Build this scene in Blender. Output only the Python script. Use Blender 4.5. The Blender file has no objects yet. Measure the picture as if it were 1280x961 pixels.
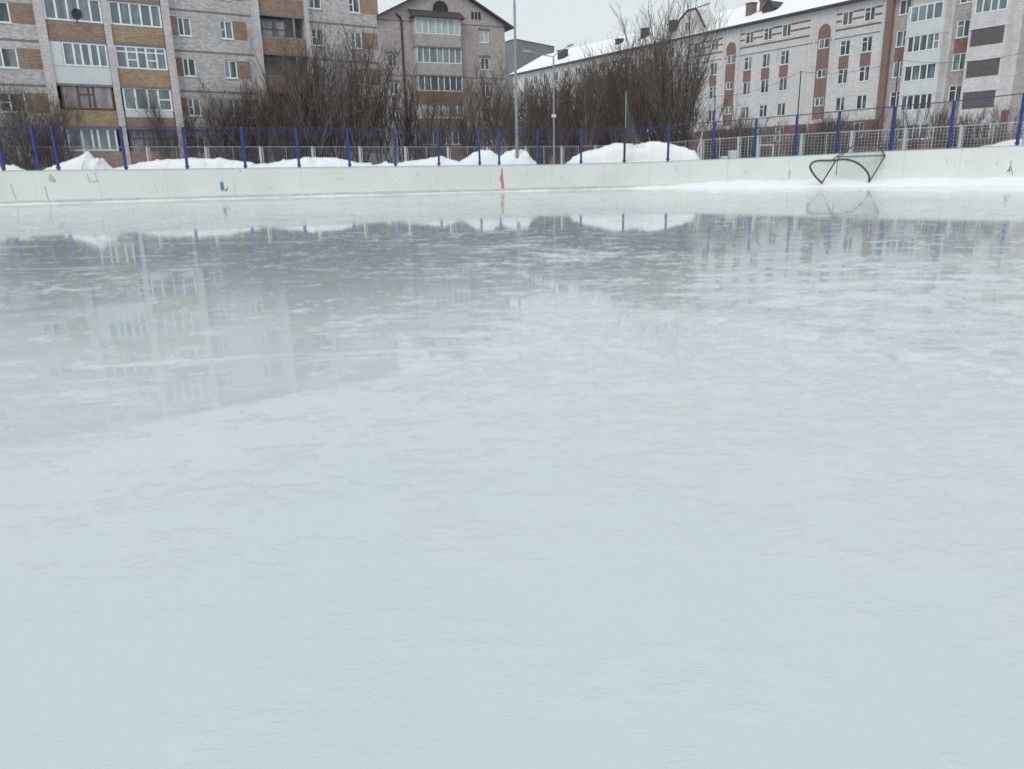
import bpy, math, random
from mathutils import Vector, Matrix, noise as mnoise
random.seed(7)
scene = bpy.context.scene
COL = scene.collection
R = math.radians

# ------------------------------------------------------------------ camera survey helpers
FPX, HOR, CZ = 960.0, 210.0, 1.5
PITCH = math.atan((480.5 - HOR) / FPX)
ROLL = R(1.18)
FWD = Vector((0, math.cos(PITCH), -math.sin(PITCH)))
_u0 = Vector((0, math.sin(PITCH), math.cos(PITCH)))
_r0 = Vector((1, 0, 0))
RT = _r0 * math.cos(ROLL) - _u0 * math.sin(ROLL)
UP = _u0 * math.cos(ROLL) + _r0 * math.sin(ROLL)


def at(px, py, Y):
    """the point of the place seen at photo pixel (px, py) that lies Y metres ahead"""
    v = FWD + RT * ((px - 640) / FPX) - UP * ((py - 480.5) / FPX)
    v = v * (Y / v.y)
    return Vector((v.x, Y, CZ + v.z))


# ------------------------------------------------------------------ objects, tags
def tag(o, label=None, cat=None, group=None, kind=None):
    if label: o['label'] = label
    if cat: o['category'] = cat
    if group: o['group'] = group
    if kind: o['kind'] = kind
    return o


def empty(name, loc=(0, 0, 0), rz=0.0):
    o = bpy.data.objects.new(name, None)
    COL.objects.link(o)
    o.location = loc
    o.rotation_euler = (0, 0, rz)
    o.empty_display_size = 0.3
    return o


class MB:
    def __init__(s):
        s.v, s.f, s.m = [], [], []

    def quad(s, a, b, c, d, m=0):
        n = len(s.v)
        s.v += [tuple(a), tuple(b), tuple(c), tuple(d)]
        s.f.append((n, n + 1, n + 2, n + 3)); s.m.append(m)

    def poly(s, pts, m=0):
        n = len(s.v)
        s.v += [tuple(p) for p in pts]
        s.f.append(tuple(range(n, n + len(pts)))); s.m.append(m)

    def box(s, x0, x1, y0, y1, z0, z1, m=0):
        n = len(s.v)
        s.v += [(x0, y0, z0), (x1, y0, z0), (x1, y1, z0), (x0, y1, z0),
                (x0, y0, z1), (x1, y0, z1), (x1, y1, z1), (x0, y1, z1)]
        for f in ((0, 3, 2, 1), (4, 5, 6, 7), (0, 1, 5, 4), (1, 2, 6, 5), (2, 3, 7, 6), (3, 0, 4, 7)):
            s.f.append(tuple(n + i for i in f)); s.m.append(m)

    def tube(s, p0, p1, r0, r1=None, n=4, m=0, cap=False):
        if r1 is None: r1 = r0
        p0 = Vector(p0); p1 = Vector(p1)
        d = p1 - p0
        if d.length < 1e-6: return
        d.normalize()
        a = Vector((0, 0, 1)) if abs(d.z) < 0.9 else Vector((1, 0, 0))
        e1 = d.cross(a).normalized(); e2 = d.cross(e1)
        b = len(s.v)
        for p, r in ((p0, r0), (p1, r1)):
            for i in range(n):
                t = 2 * math.pi * i / n
                q = p + e1 * (math.cos(t) * r) + e2 * (math.sin(t) * r)
                s.v.append((q.x, q.y, q.z))
        for i in range(n):
            j = (i + 1) % n
            s.f.append((b + i, b + n + i, b + n + j, b + j)); s.m.append(m)
        if cap:
            s.f.append(tuple(b + i for i in range(n))); s.m.append(m)
            s.f.append(tuple(b + n + n - 1 - i for i in range(n))); s.m.append(m)

    def path(s, pts, r, n=6, m=0):
        for a, b in zip(pts[:-1], pts[1:]):
            s.tube(a, b, r, r, n, m, True)

    def build(s, name, mats, parent=None, smooth=False):
        me = bpy.data.meshes.new(name)
        me.from_pydata(s.v, [], s.f)
        if not isinstance(mats, (list, tuple)): mats = [mats]
        for mm in mats: me.materials.append(mm)
        if len(mats) > 1:
            me.polygons.foreach_set('material_index', s.m)
        if smooth:
            me.polygons.foreach_set('use_smooth', [True] * len(s.f))
        me.update()
        o = bpy.data.objects.new(name, me)
        COL.objects.link(o)
        if parent: o.parent = parent
        return o


# ------------------------------------------------------------------ materials
class NT:
    def __init__(s, name):
        s.mat = bpy.data.materials.new(name)
        s.mat.use_nodes = True
        s.t = s.mat.node_tree
        s.b = s.t.nodes['Principled BSDF']

    def n(s, typ, **kw):
        nd = s.t.nodes.new(typ)
        for k, v in kw.items():
            if k in nd.inputs.keys() if isinstance(k, str) else False:
                nd.inputs[k].default_value = v
            else:
                setattr(nd, k, v)
        return nd

    def l(s, a, b): s.t.links.new(a, b)

    def obj(s): return s.n('ShaderNodeTexCoord').outputs['Object']

    def noise(s, vec, scale, detail=4, rough=0.55):
        nd = s.n('ShaderNodeTexNoise')
        nd.inputs['Scale'].default_value = scale
        nd.inputs['Detail'].default_value = detail
        nd.inputs['Roughness'].default_value = rough
        if vec is not None: s.l(vec, nd.inputs['Vector'])
        return nd.outputs['Fac']

    def ramp(s, fac, lo, hi):
        nd = s.n('ShaderNodeMapRange')
        nd.inputs['From Min'].default_value = lo
        nd.inputs['From Max'].default_value = hi
        s.l(fac, nd.inputs['Value'])
        return nd.outputs['Result']

    def mix(s, fac, a, b, mode='MIX'):
        nd = s.n('ShaderNodeMix', data_type='RGBA', blend_type=mode)
        for v, k in ((fac, 0), (a, 6), (b, 7)):
            if hasattr(v, 'is_linked') or hasattr(v, 'links'):
                s.l(v, nd.inputs[k])
            elif k == 0: nd.inputs[0].default_value = v
            else: nd.inputs[k].default_value = (*v, 1)
        return nd.outputs[2]

    def math(s, op, a, b=0.0):
        nd = s.n('ShaderNodeMath', operation=op)
        for v, k in ((a, 0), (b, 1)):
            if hasattr(v, 'links'): s.l(v, nd.inputs[k])
            else: nd.inputs[k].default_value = v
        return nd.outputs[0]

    def maprot(s, vec, rz, sc):
        nd = s.n('ShaderNodeMapping')
        nd.inputs['Rotation'].default_value = (0, 0, rz)
        nd.inputs['Scale'].default_value = sc
        s.l(vec, nd.inputs['Vector'])
        return nd.outputs['Vector']


def simple(name, col, rough=0.6, var=0.25, scale=1.5, metal=0.0, col2=None):
    t = NT(name)
    v = t.obj()
    f = t.ramp(t.noise(v, scale, 6, 0.65), 0.3, 0.7)
    c2 = col2 or tuple(c * (1 - var) for c in col)
    t.l(t.mix(f, c2, col), t.b.inputs['Base Color'])
    t.b.inputs['Roughness'].default_value = rough
    t.b.inputs['Metallic'].default_value = metal
    return t.mat


def brick(name, c1, c2, mortar, bias=0.0, stain=0.25):
    t = NT(name)
    v = t.obj()
    sp = t.n('ShaderNodeSeparateXYZ'); t.l(v, sp.inputs[0])
    cb = t.n('ShaderNodeCombineXYZ')
    t.l(t.math('ADD', sp.outputs[0], sp.outputs[1]), cb.inputs[0]); t.l(sp.outputs[2], cb.inputs[1])
    b = t.n('ShaderNodeTexBrick')
    b.offset = 0.5
    b.inputs['Scale'].default_value = 1.0
    b.inputs['Brick Width'].default_value = 0.26
    b.inputs['Row Height'].default_value = 0.085
    b.inputs['Mortar Size'].default_value = 0.012
    b.inputs['Mortar Smooth'].default_value = 0.2
    b.inputs['Bias'].default_value = bias
    b.inputs['Color1'].default_value = (*c1, 1)
    b.inputs['Color2'].default_value = (*c2, 1)
    b.inputs['Mortar'].default_value = (*mortar, 1)
    t.l(cb.outputs[0], b.inputs['Vector'])
    f = t.ramp(t.noise(cb.outputs[0], 0.45, 7, 0.7), 0.35, 0.75)
    dark = tuple(0.6 for _ in range(3))
    col = t.mix(t.math('MULTIPLY', f, stain * 2), b.outputs['Color'], dark, 'MULTIPLY')
    # damp streaks running down the wall
    dk = t.ramp(t.noise(t.maprot(cb.outputs[0], 0, (1.6, 0.12, 1)), 1.0, 6, 0.7), 0.52, 0.75)
    col = t.mix(t.math('MULTIPLY', dk, 0.35), col, (0.55, 0.53, 0.52), 'MULTIPLY')
    # blotchy lighter runs
    g = t.ramp(t.noise(t.maprot(cb.outputs[0], 0, (2.5, 0.35, 1)), 1.0, 5, 0.7), 0.45, 0.8)
    col = t.mix(t.math('MULTIPLY', g, 0.15), col, mortar)
    t.l(col, t.b.inputs['Base Color'])
    t.b.inputs['Roughness'].default_value = 0.9
    return t.mat


def pane_mat(name, dark, light, rough=0.06):
    t = NT(name)
    v = t.obj()
    inf = t.n('ShaderNodeObjectInfo')
    off = t.n('ShaderNodeVectorMath', operation='ADD')
    cb = t.n('ShaderNodeCombineXYZ')
    t.l(t.math('MULTIPLY', inf.outputs['Random'], 57.0), cb.inputs[0]); t.l(t.math('MULTIPLY', inf.outputs['Random'], 31.0), cb.inputs[2])
    t.l(v, off.inputs[0]); t.l(cb.outputs[0], off.inputs[1])
    st = t.ramp(t.noise(t.maprot(off.outputs[0], 0, (1.3, 1, 0.25)), 1.0, 3, 0.6), 0.45, 0.62)   # hanging curtains
    big = t.ramp(t.noise(off.outputs[0], 0.8, 2), 0.3, 0.7)
    f = t.math('MULTIPLY', st, t.math('ADD', t.math('MULTIPLY', big, 0.7), 0.15))
    t.l(t.mix(f, dark, light), t.b.inputs['Base Color'])
    t.b.inputs['Roughness'].default_value = rough
    t.b.inputs['IOR'].default_value = 1.5
    return t.mat


M = {}
M['grey_brick'] = brick('grey_brick', (0.61, 0.595, 0.60), (0.35, 0.335, 0.34), (0.47, 0.455, 0.455))
M['pale_brick'] = brick('pale_brick', (0.66, 0.63, 0.62), (0.47, 0.445, 0.44), (0.50, 0.48, 0.48))
M['orange_brick'] = brick('orange_brick', (0.36, 0.24, 0.18), (0.21, 0.13, 0.098), (0.31, 0.26, 0.215), stain=0.3)
M['ochre_brick'] = brick('ochre_brick', (0.42, 0.31, 0.19), (0.27, 0.175, 0.105), (0.34, 0.28, 0.21), stain=0.3)
M['red_brick'] = brick('red_brick', (0.27, 0.155, 0.13), (0.17, 0.10, 0.088), (0.27, 0.215, 0.195))
M['pink_brick'] = brick('pink_brick', (0.50, 0.445, 0.44), (0.33, 0.29, 0.285), (0.43, 0.40, 0.395))
M['cream_brick'] = brick('cream_brick', (0.70, 0.69, 0.69), (0.53, 0.515, 0.515), (0.61, 0.60, 0.60), stain=0.25)
M['brown_brick'] = brick('brown_brick', (0.24, 0.145, 0.12), (0.14, 0.085, 0.075), (0.22, 0.165, 0.15))
M['band'] = simple('dark_concrete_band', (0.23, 0.21, 0.215), 0.9, 0.3, 2.0)
M['white_pvc'] = simple('white_plastic_frame', (0.80, 0.825, 0.84), 0.45, 0.12, 3.0)
M['white_panel'] = simple('white_cladding', (0.62, 0.66, 0.67), 0.6, 0.15, 1.2)
M['brown_wood'] = simple('old_brown_wood', (0.13, 0.09, 0.075), 0.8, 0.4, 4.0)
M['dark_void'] = simple('dark_inside', (0.05, 0.045, 0.05), 0.9, 0.4, 1.0)
M['dark_panel'] = simple('dark_grey_cladding', (0.15, 0.135, 0.145), 0.75, 0.35, 3.0)
M['glass'] = pane_mat('window_glass', (0.055, 0.075, 0.085), (0.36, 0.41, 0.43))
M['balcony_glass'] = pane_mat('balcony_glass', (0.13, 0.165, 0.185), (0.34, 0.385, 0.41))
M['pale_glass'] = pane_mat('pale_glass', (0.34, 0.42, 0.43), (0.56, 0.62, 0.63))
M['curtain_glass'] = pane_mat('curtained_glass', (0.22, 0.19, 0.20), (0.62, 0.57, 0.60))
M['roof_edge'] = simple('dark_roof_edge', (0.07, 0.07, 0.078), 0.7, 0.3, 2.0)
M['metal_dark'] = simple('dark_painted_metal', (0.035, 0.04, 0.05), 0.5, 0.3, 3.0)
M['galv'] = simple('galvanised_steel', (0.30, 0.34, 0.36), 0.45, 0.25, 1.5, 0.3)
M['blue'] = simple('blue_paint', (0.03, 0.052, 0.27), 0.5, 0.45, 3.0)
M['blue_net'] = simple('blue_purple_netting', (0.07, 0.065, 0.20), 0.8, 0.3, 2.0)
M['white_metal'] = simple('white_painted_steel', (0.58, 0.61, 0.63), 0.55, 0.25, 2.0)
M['grey_wire'] = simple('grey_wire', (0.33, 0.35, 0.38), 0.6, 0.2, 2.0)
M['far_grey'] = simple('grey_concrete_wall', (0.20, 0.205, 0.215), 0.9, 0.25, 0.35)
M['blue_mark'] = simple('worn_blue_paint', (0.06, 0.27, 0.36), 0.7, 0.4, 9.0)
M['red_mark'] = simple('worn_red_paint', (0.48, 0.10, 0.10), 0.7, 0.35, 9.0, col2=(0.60, 0.27, 0.26))
M['scuff'] = simple('dark_scuff', (0.14, 0.145, 0.14), 0.8, 0.4, 9.0)
M['brown_scuff'] = simple('brown_scuff', (0.36, 0.33, 0.30), 0.8, 0.2, 12.0, col2=(0.58, 0.58, 0.54))
M['crate'] = simple('white_crate_plastic', (0.66, 0.68, 0.68), 0.6, 0.2, 4.0)


def bark(name, a, b):
    return simple(name, a, 0.95, 0.4, 2.5, 0.0, b)


M['dark_bark'] = bark('dark_wet_bark', (0.075, 0.06, 0.052), (0.035, 0.03, 0.027))
M['bark'] = bark('willow_bark', (0.185, 0.155, 0.135), (0.09, 0.075, 0.066))
M['bark_pale'] = bark('aspen_bark', (0.22, 0.195, 0.175), (0.09, 0.078, 0.068))
M['bark_red'] = bark('red_brown_bark', (0.15, 0.118, 0.10), (0.075, 0.06, 0.052))

# snow
t = NT('snow')
v = t.obj()
f = t.ramp(t.noise(v, 0.9, 8, 0.65), 0.3, 0.75)
c = t.mix(f, (0.85, 0.875, 0.895), (0.91, 0.925, 0.94))
g = t.ramp(t.noise(v, 5.0, 5, 0.7), 0.6, 0.78)
c = t.mix(t.math('MULTIPLY', g, 0.10), c, (0.60, 0.61, 0.62))
t.l(c, t.b.inputs['Base Color'])
t.b.inputs['Roughness'].default_value = 0.8
bp = t.n('ShaderNodeBump'); bp.inputs['Strength'].default_value = 0.45; bp.inputs['Distance'].default_value = 0.05
t.l(t.noise(v, 4.0, 8, 0.7), bp.inputs['Height']); t.l(bp.outputs[0], t.b.inputs['Normal'])
M['snow'] = t.mat

# rink boards: off-white plastic, scuffed
t = NT('board_white')
v = t.obj()
f = t.ramp(t.noise(v, 0.35, 6, 0.6), 0.35, 0.7)
c = t.mix(f, (0.625, 0.655, 0.62), (0.695, 0.725, 0.70))
s1 = t.ramp(t.noise(t.maprot(v, 0, (1.2, 1.2, 0.25)), 2.2, 8, 0.75), 0.60, 0.78)
c = t.mix(t.math('MULTIPLY', s1, 0.5), c, (0.47, 0.50, 0.47))
s2 = t.ramp(t.noise(t.maprot(v, 0, (1.0, 1.0, 2.2)), 3.5, 5, 0.65), 0.66, 0.76)
c = t.mix(t.math('MULTIPLY', s2, 0.45), c, (0.30, 0.31, 0.30))
t.l(c, t.b.inputs['Base Color'])
t.b.inputs['Roughness'].default_value = 0.6
M['board'] = t.mat

# wet melting ice
t = NT('wet_ice')
v = t.obj()
warp = t.n('ShaderNodeVectorMath', operation='ADD')
nz = t.n('ShaderNodeTexNoise'); nz.inputs['Scale'].default_value = 0.35; nz.inputs['Detail'].default_value = 4
t.l(v, nz.inputs['Vector']); t.l(v, warp.inputs[0]); t.l(nz.outputs['Color'], warp.inputs[1])
w = warp.outputs[0]
sp = t.n('ShaderNodeSeparateXYZ'); t.l(v, sp.inputs[0])
# slush gets thicker towards the near right of the rink, water stands further off
near = t.ramp(t.math('ADD', sp.outputs[1], t.math('MULTIPLY', sp.outputs[0], -0.55)), 14.0, 5.0)
big = t.noise(w, 0.10, 4, 0.6)
med = t.noise(t.maprot(w, 0.2, (0.8, 1.5, 1)), 1.7, 9, 0.68)
fine = t.noise(t.maprot(v, -0.15, (1, 1.5, 1)), 6.0, 6, 0.62)
m0 = t.math('ADD', t.math('MULTIPLY', big, 0.35), t.math('MULTIPLY', med, 0.40))
m0 = t.math('ADD', m0, t.math('MULTIPLY', fine, 0.25))
m0 = t.math('ADD', m0, t.math('MULTIPLY', near, 0.05))
shore = t.ramp(t.math('ADD', sp.outputs[1], t.math('MULTIPLY', t.noise(w, 0.35, 3), 8.0)), 26.0, 40.0)
m0 = t.math('ADD', m0, t.math('MULTIPLY', shore, 0.022))
crust = t.math('MULTIPLY', t.ramp(m0, 0.54, 0.60), 0.9)
grains = t.math('MULTIPLY', t.ramp(t.noise(t.maprot(w, 0.0, (1, 1.6, 1)), 3.2, 6, 0.66), 0.61, 0.70), 0.75)
crust = t.math('MAXIMUM', crust, grains)
# skate and shovel tracks: long thin white lines in three directions, broken up
lines = None
for rz_, sx_, sy_, lo_, hi_ in ((0.32, 0.03, 1.9, 0.64, 0.70), (-0.22, 0.025, 2.8, 0.65, 0.71), (0.05, 0.04, 4.5, 0.65, 0.72), (1.1, 0.05, 3.5, 0.68, 0.74)):
    ln = t.ramp(t.noise(t.maprot(w if sy_ < 3 else v, rz_, (sx_, sy_, 1)), 1.0, 3, 0.6), lo_, hi_)
    lines = ln if lines is None else t.math('MAXIMUM', lines, ln)
lines = t.math('MULTIPLY', lines, t.ramp(t.noise(v, 0.6, 5, 0.65), 0.42, 0.60))
crust = t.math('MINIMUM', t.math('ADD', crust, t.math('MULTIPLY', lines, 0.55)), 1.0)
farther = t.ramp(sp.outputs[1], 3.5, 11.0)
base = t.mix(t.ramp(t.noise(v, 0.30, 8, 0.62), 0.3, 0.7), (0.55, 0.61, 0.628), (0.59, 0.645, 0.662))
base = t.mix(t.math('MULTIPLY', t.ramp(t.noise(t.maprot(v, 0.3, (0.6, 1.5, 1)), 2.6, 10, 0.75), 0.52, 0.75), 0.22), base, (0.52, 0.575, 0.595))
base = t.mix(t.math('MULTIPLY', t.ramp(t.noise(v, 14.0, 6, 0.7), 0.55, 0.8), 0.25), base, (0.66, 0.715, 0.735))
rag = t.math('MULTIPLY', t.math('SUBTRACT', t.noise(w, 0.28, 8, 0.66), 0.5), 16.0)
yy = t.math('ADD', t.math('ADD', sp.outputs[1], t.math('MULTIPLY', sp.outputs[0], -0.42)), rag)
pool = t.math('MULTIPLY', t.ramp(yy, 8.0, 13.0), t.ramp(t.math('ADD', sp.outputs[1], rag), 36.0, 28.0))
pool = t.math('MULTIPLY', pool, t.math('ADD', 0.55, t.math('MULTIPLY', t.ramp(t.noise(w, 0.9, 7, 0.65), 0.35, 0.65), 0.45)))
base = t.mix(t.math('MULTIPLY', pool, 0.8), base, (0.375, 0.45, 0.48))
cloud = t.ramp(t.noise(v, 0.9, 5, 0.6), 0.40, 0.75)
base = t.mix(t.math('MULTIPLY', cloud, 0.22), base, (0.62, 0.675, 0.69))
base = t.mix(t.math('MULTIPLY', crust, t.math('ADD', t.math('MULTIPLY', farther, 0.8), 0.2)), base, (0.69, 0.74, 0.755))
hair = t.ramp(t.noise(t.maprot(v, 0.7, (0.12, 9.0, 1)), 1.0, 2, 0.5), 0.70, 0.74)
hair = t.math('MAXIMUM', hair, t.ramp(t.noise(t.maprot(v, -0.5, (0.10, 10.0, 1)), 1.0, 2, 0.5), 0.71, 0.75))
base = t.mix(t.math('MULTIPLY', t.math('MULTIPLY', hair, t.ramp(t.noise(v, 0.7, 4), 0.45, 0.6)), 0.25), base, (0.52, 0.57, 0.585))
spk = t.ramp(t.noise(v, 1.7, 2, 0.4), 0.76, 0.82)
base = t.mix(t.math('MULTIPLY', spk, 0.2), base, (0.42, 0.46, 0.48))
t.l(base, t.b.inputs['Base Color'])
ro = t.n('ShaderNodeMapRange'); ro.inputs['To Min'].default_value = 0.03; ro.inputs['To Max'].default_value = 0.5
t.l(t.math('MINIMUM', t.math('ADD', t.math('MULTIPLY', crust, 0.85), t.math('MULTIPLY', t.ramp(t.noise(w, 0.8, 6, 0.65), 0.40, 0.80), 0.10)), 1.0), ro.inputs['Value']); t.l(ro.outputs[0], t.b.inputs['Roughness'])
t.b.inputs['IOR'].default_value = 1.33
bp = t.n('ShaderNodeBump'); bp.inputs['Strength'].default_value = 0.35; bp.inputs['Distance'].default_value = 0.01
t.l(t.math('ADD', t.math('MULTIPLY', crust, 0.8), t.math('ADD', t.math('MULTIPLY', t.noise(v, 1.6, 2), 0.10), t.math('MULTIPLY', t.noise(v, 5.0, 3), 0.06))), bp.inputs['Height'])
t.l(bp.outputs[0], t.b.inputs['Normal'])
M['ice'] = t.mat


# ------------------------------------------------------------------ the setting: ground, ice
def interp(tab, x):
    if x <= tab[0][0]:
        (a, b), (c, d) = tab[0], tab[1]
    elif x >= tab[-1][0]:
        (a, b), (c, d) = tab[-2], tab[-1]
    else:
        for (a, b), (c, d) in zip(tab[:-1], tab[1:]):
            if a <= x <= c: break
    return b + (d - b) * (x - a) / (c - a)


BOARD_Y = [(-120, 45.3), (0, 46.6), (150, 48.0), (300, 49.4), (450, 50.6), (640, 52.0), (760, 53.0), (820, 53.3),
           (860, 53.2), (900, 52.6), (950, 51.6), (1000, 50.6), (1100, 48.8), (1280, 46.2), (1420, 44.3)]
BOARD_TOP = [(-120, 215.5), (0, 214), (150, 213), (300, 211), (440, 209.3), (640, 206.8), (740, 205.2), (820, 203.3),
             (870, 200.6), (1000, 195), (1100, 189.5), (1190, 186), (1280, 182.2), (1420, 175)]


def board_pt(px, off=0.0):
    """foot of the board below pixel column px, off metres behind it; and its top height"""
    Y = interp(BOARD_Y, px)
    p = at(px, 205, Y)
    ztop = at(px, interp(BOARD_TOP, px), Y).z
    q = at(px + 4, 205, interp(BOARD_Y, px + 4))
    d = Vector((q.x - p.x, q.y - p.y, 0)).normalized()
    n = Vector((-d.y, d.x, 0))
    return Vector((p.x + n.x * off, p.y + n.y * off, 0)), ztop, d, n


pxs = [-120 + i * 10 for i in range(155)]
mb = MB()
mb.poly([(-700, -80, -0.03), (700, -80, -0.03), (700, 900, -0.03), (-700, 900, -0.03)])
tag(mb.build('snow_ground', M['snow']), 'trodden snow ground lying around and behind the ice rink', 'ground', kind='structure')

mb = MB()
pts = [board_pt(p, 0.05)[0] for p in pxs]
for a, b in zip(pts[:-1], pts[1:]):
    mb.quad((a.x, -14, 0), (b.x, -14, 0), (b.x, b.y, 0), (a.x, a.y, 0))
tag(mb.build('ice', M['ice']), 'wet melting ice of an outdoor rink mirroring the houses', 'ice', kind='structure')

# snow left lying along the foot of the boards, thicker to the right
mb = MB()
rows = []
for i, p in enumerate(pxs):
    q, zt, d, n = board_pt(p)
    s = max(0.0, min(1.0, (p - 780) / 140.0))
    h = 0.045 + 0.36 * s + (0.02 + 0.02 * s) * math.sin(p * 0.05) + random.uniform(-0.03, 0.03) * (.6 + s)
    wd = 0.5 + 2.2 * s + 0.2 * math.sin(p * 0.031 + 1) + random.uniform(-0.16, 0.16)
    row = []
    for k in range(9):
        u = k / 8.0
        z = h * (1 - u) ** 1.0 * (1 - 0.25 * math.sin(u * math.pi)) if s < 0.5 else h * (1 - u ** 2.2)
        z = -0.02 + (z + 0.02) if k < 8 else -0.02
        row.append((q.x - n.x * (wd * u - 0.02), q.y - n.y * (wd * u - 0.02), z))
    rows.append(row)
for a, b in zip(rows[:-1], rows[1:]):
    for k in range(8): mb.quad(a[k], a[k + 1], b[k + 1], b[k])
tag(mb.build('snow_strip', M['snow'], smooth=True), 'strip of swept snow along the foot of the white rink boards', 'snow', kind='structure')

# ------------------------------------------------------------------ rink boards
boards = empty('rink_boards', board_pt(640)[0])
tag(boards, 'long off-white rink boards with scuffs, red and blue paint marks', 'rink boards')
BO = Vector(boards.location)


def rel(p, o): return (p[0] - o.x, p[1] - o.y, p[2] - o.z)


seams = [-120, -40, 38, 120, 205, 290, 375, 460, 545, 612, 690, 755, 812, 862, 910, 987, 1060, 1130, 1200, 1290, 1400]
panels = []
for a, b in zip(seams[:-1], seams[1:]):
    mb = MB()
    n_ = 6
    prev = None
    for i in range(n_ + 1):
        px = a + (b - a) * i / n_
        if i == 0: px += 0.07
        if i == n_: px -= 0.07
        q, zt, d, n = board_pt(px)
        f0 = q; f1 = q + n * 0.08
        cur = [rel((f0.x, f0.y, -0.02), BO), rel((f0.x, f0.y, zt), BO), rel((f1.x, f1.y, zt), BO), rel((f1.x, f1.y, -0.02), BO)]
        if prev:
            for k in range(4):
                k2 = (k + 1) % 4
                mb.quad(prev[k], cur[k], cur[k2], prev[k2])
        if i in (0, n_): mb.poly(cur if i else cur[::-1])
        prev = cur
    panels.append((a, b, mb.build('board_panel', M['board'], boards)))
# capping rail and dasher strip
for nm, zo0, zo1, y0, y1, mat in (('top_rail', 0.0, 0.035, -0.02, 0.10, 'galv'),):
    mb = MB(); prev = None
    for p in pxs:
        q, zt, d, n = board_pt(p)
        a_ = q + n * y0; b_ = q + n * y1
        cur = [rel((a_.x, a_.y, zt + 0.003 + zo0), BO), rel((a_.x, a_.y, zt + zo1), BO), rel((b_.x, b_.y, zt + zo1), BO), rel((b_.x, b_.y, zt + 0.003 + zo0), BO)]
        if prev:
            for k in range(4): mb.quad(prev[k], cur[k], cur[(k + 1) % 4], prev[(k + 1) % 4])
        prev = cur
    mb.build(nm, M[mat], boards)


mb = MB(); prev = None
for p in pxs:
    q, zt, d, n = board_pt(p)
    a_ = q - n * 0.014; b_ = q - n * 0.003
    cur = [rel((a_.x, a_.y, -.02), BO), rel((a_.x, a_.y, .19), BO), rel((b_.x, b_.y, .2), BO), rel((b_.x, b_.y, -.02), BO)]
    if prev:
        for k in range(4): mb.quad(prev[k], cur[k], cur[(k + 1) % 4], prev[(k + 1) % 4])
    prev = cur
mb.build('kick_strip', simple('kick_strip_grey', (0.53, 0.565, 0.55), 0.7, 0.25, 1.5), boards)


def on_board(px, py, off=-0.006):
    """point on the face of the boards at a pixel"""
    q, zt, d, n = board_pt(px, off)
    z = at(px, py, q.y).z
    return rel((q.x, q.y, z), BO)


def panel_of(px):
    for a, b, o in panels:
        if a <= px < b: return o


def mark(name, outline, mat, label=None):
    """a painted blotch: thin plate of paint on a panel"""
    mb = MB()
    fr = [on_board(*p) for p in outline]
    mb.poly(fr)
    o = mb.build(name, M[mat], panel_of(outline[0][0]))
    if label: o['label'] = label
    return o


def strokes(name, segs, wpx, mat, label=None):
    mb = MB()
    for (x0, y0), (x1, y1) in segs:
        L = math.hypot(x1 - x0, y1 - y0); nx, ny = -(y1 - y0) / L * wpx / 2, (x1 - x0) / L * wpx / 2
        mb.quad(on_board(x0 + nx, y0 + ny), on_board(x1 + nx, y1 + ny), on_board(x1 - nx, y1 - ny), on_board(x0 - nx, y0 - ny))
    o = mb.build(name, M[mat], panel_of(segs[0][0][0]))
    if label: o['label'] = label
    return o


mark('red_mark', [(626.3, 211), (627.8, 211), (628.5, 217), (628.8, 224), (629.8, 236), (625.6, 236.3), (626, 229), (624.2, 226), (624.0, 222.5), (625.6, 220)], 'red_mark', 'worn red upright paint mark')
mb = MB()
for ol in ([(272.2, 229), (273.2, 226.5), (274.4, 229.5), (275.6, 226), (276.4, 229), (276.8, 238.5), (275.5, 239), (274.8, 236), (274.2, 239), (272.2, 238.5)],
           [(277.2, 237.5), (279.4, 237), (280.6, 233), (281.2, 236), (280, 239), (278, 239.4)]):
    mb.poly([on_board(*p) for p in ol])
mb.build('blue_mark', M['blue_mark'], panel_of(275))['label'] = 'worn blue paint mark with a small curl'
strokes('scribble', [((1263.4, 201), (1263.6, 208.5)), ((1263.6, 208), (1260.2, 215.5)), ((1263.8, 208), (1268, 218.5)), ((1263.4, 210), (1263, 216.5)), ((1261, 213.5), (1266, 213))], 0.8, 'scuff', 'dark branching scratch')
strokes('door_outline', [((8.3, 230), (11.8, 251)), ((12, 251.8), (49, 251.6)), ((51, 233), (52.6, 251))], 0.55, 'scuff', 'outline of a low hatch')
strokes('hatch_outline', [((116.6, 215.5), (118.6, 227)), ((107.5, 227), (118.6, 227.4)), ((106.8, 218), (108, 227))], 0.5, 'scuff', 'small square outline')
mark('brown_stain', [(58, 221), (60.5, 218), (63, 220.5), (66, 224), (66.5, 228.5), (62, 228), (59, 227.5), (57, 224)], 'brown_scuff')
for sg in (((1206, 205), (1208.5, 200)), ((1210.5, 206), (1214.5, 199.5)), ((1180, 196), (1184, 203)), ((1100, 212), (1108, 210)), ((930, 214), (936, 217)), ((700, 219), (704, 225)), ((420, 223), (428, 226)), ((190, 234), (193, 243)), ((330, 236), (338, 235)), ((520, 216), (523, 221)), ((772, 210), (773, 219)), ((845, 207), (846, 214))): strokes('scratch', [sg], 0.6, 'brown_scuff')
strokes('scratch', [((1245.5, 208), (1246.5, 202))], 0.7, 'brown_scuff')
strokes('scratch', [((987.8, 213), (987.2, 223))], 0.7, 'scuff')
for sg in (((494, 229), (494, 231.5)), ((556, 232), (557.5, 233))): strokes('scratch', [sg], 1.0, 'brown_scuff')
for sg in (((659, 214), (658.6, 219)), ((859, 218), (861, 223)), ((915, 220), (917, 223))): strokes('scratch', [sg], 0.6, 'brown_scuff')
strokes('scratch', [((298.5, 213.8), (300, 213.9))], 1.5, 'scuff')

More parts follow.
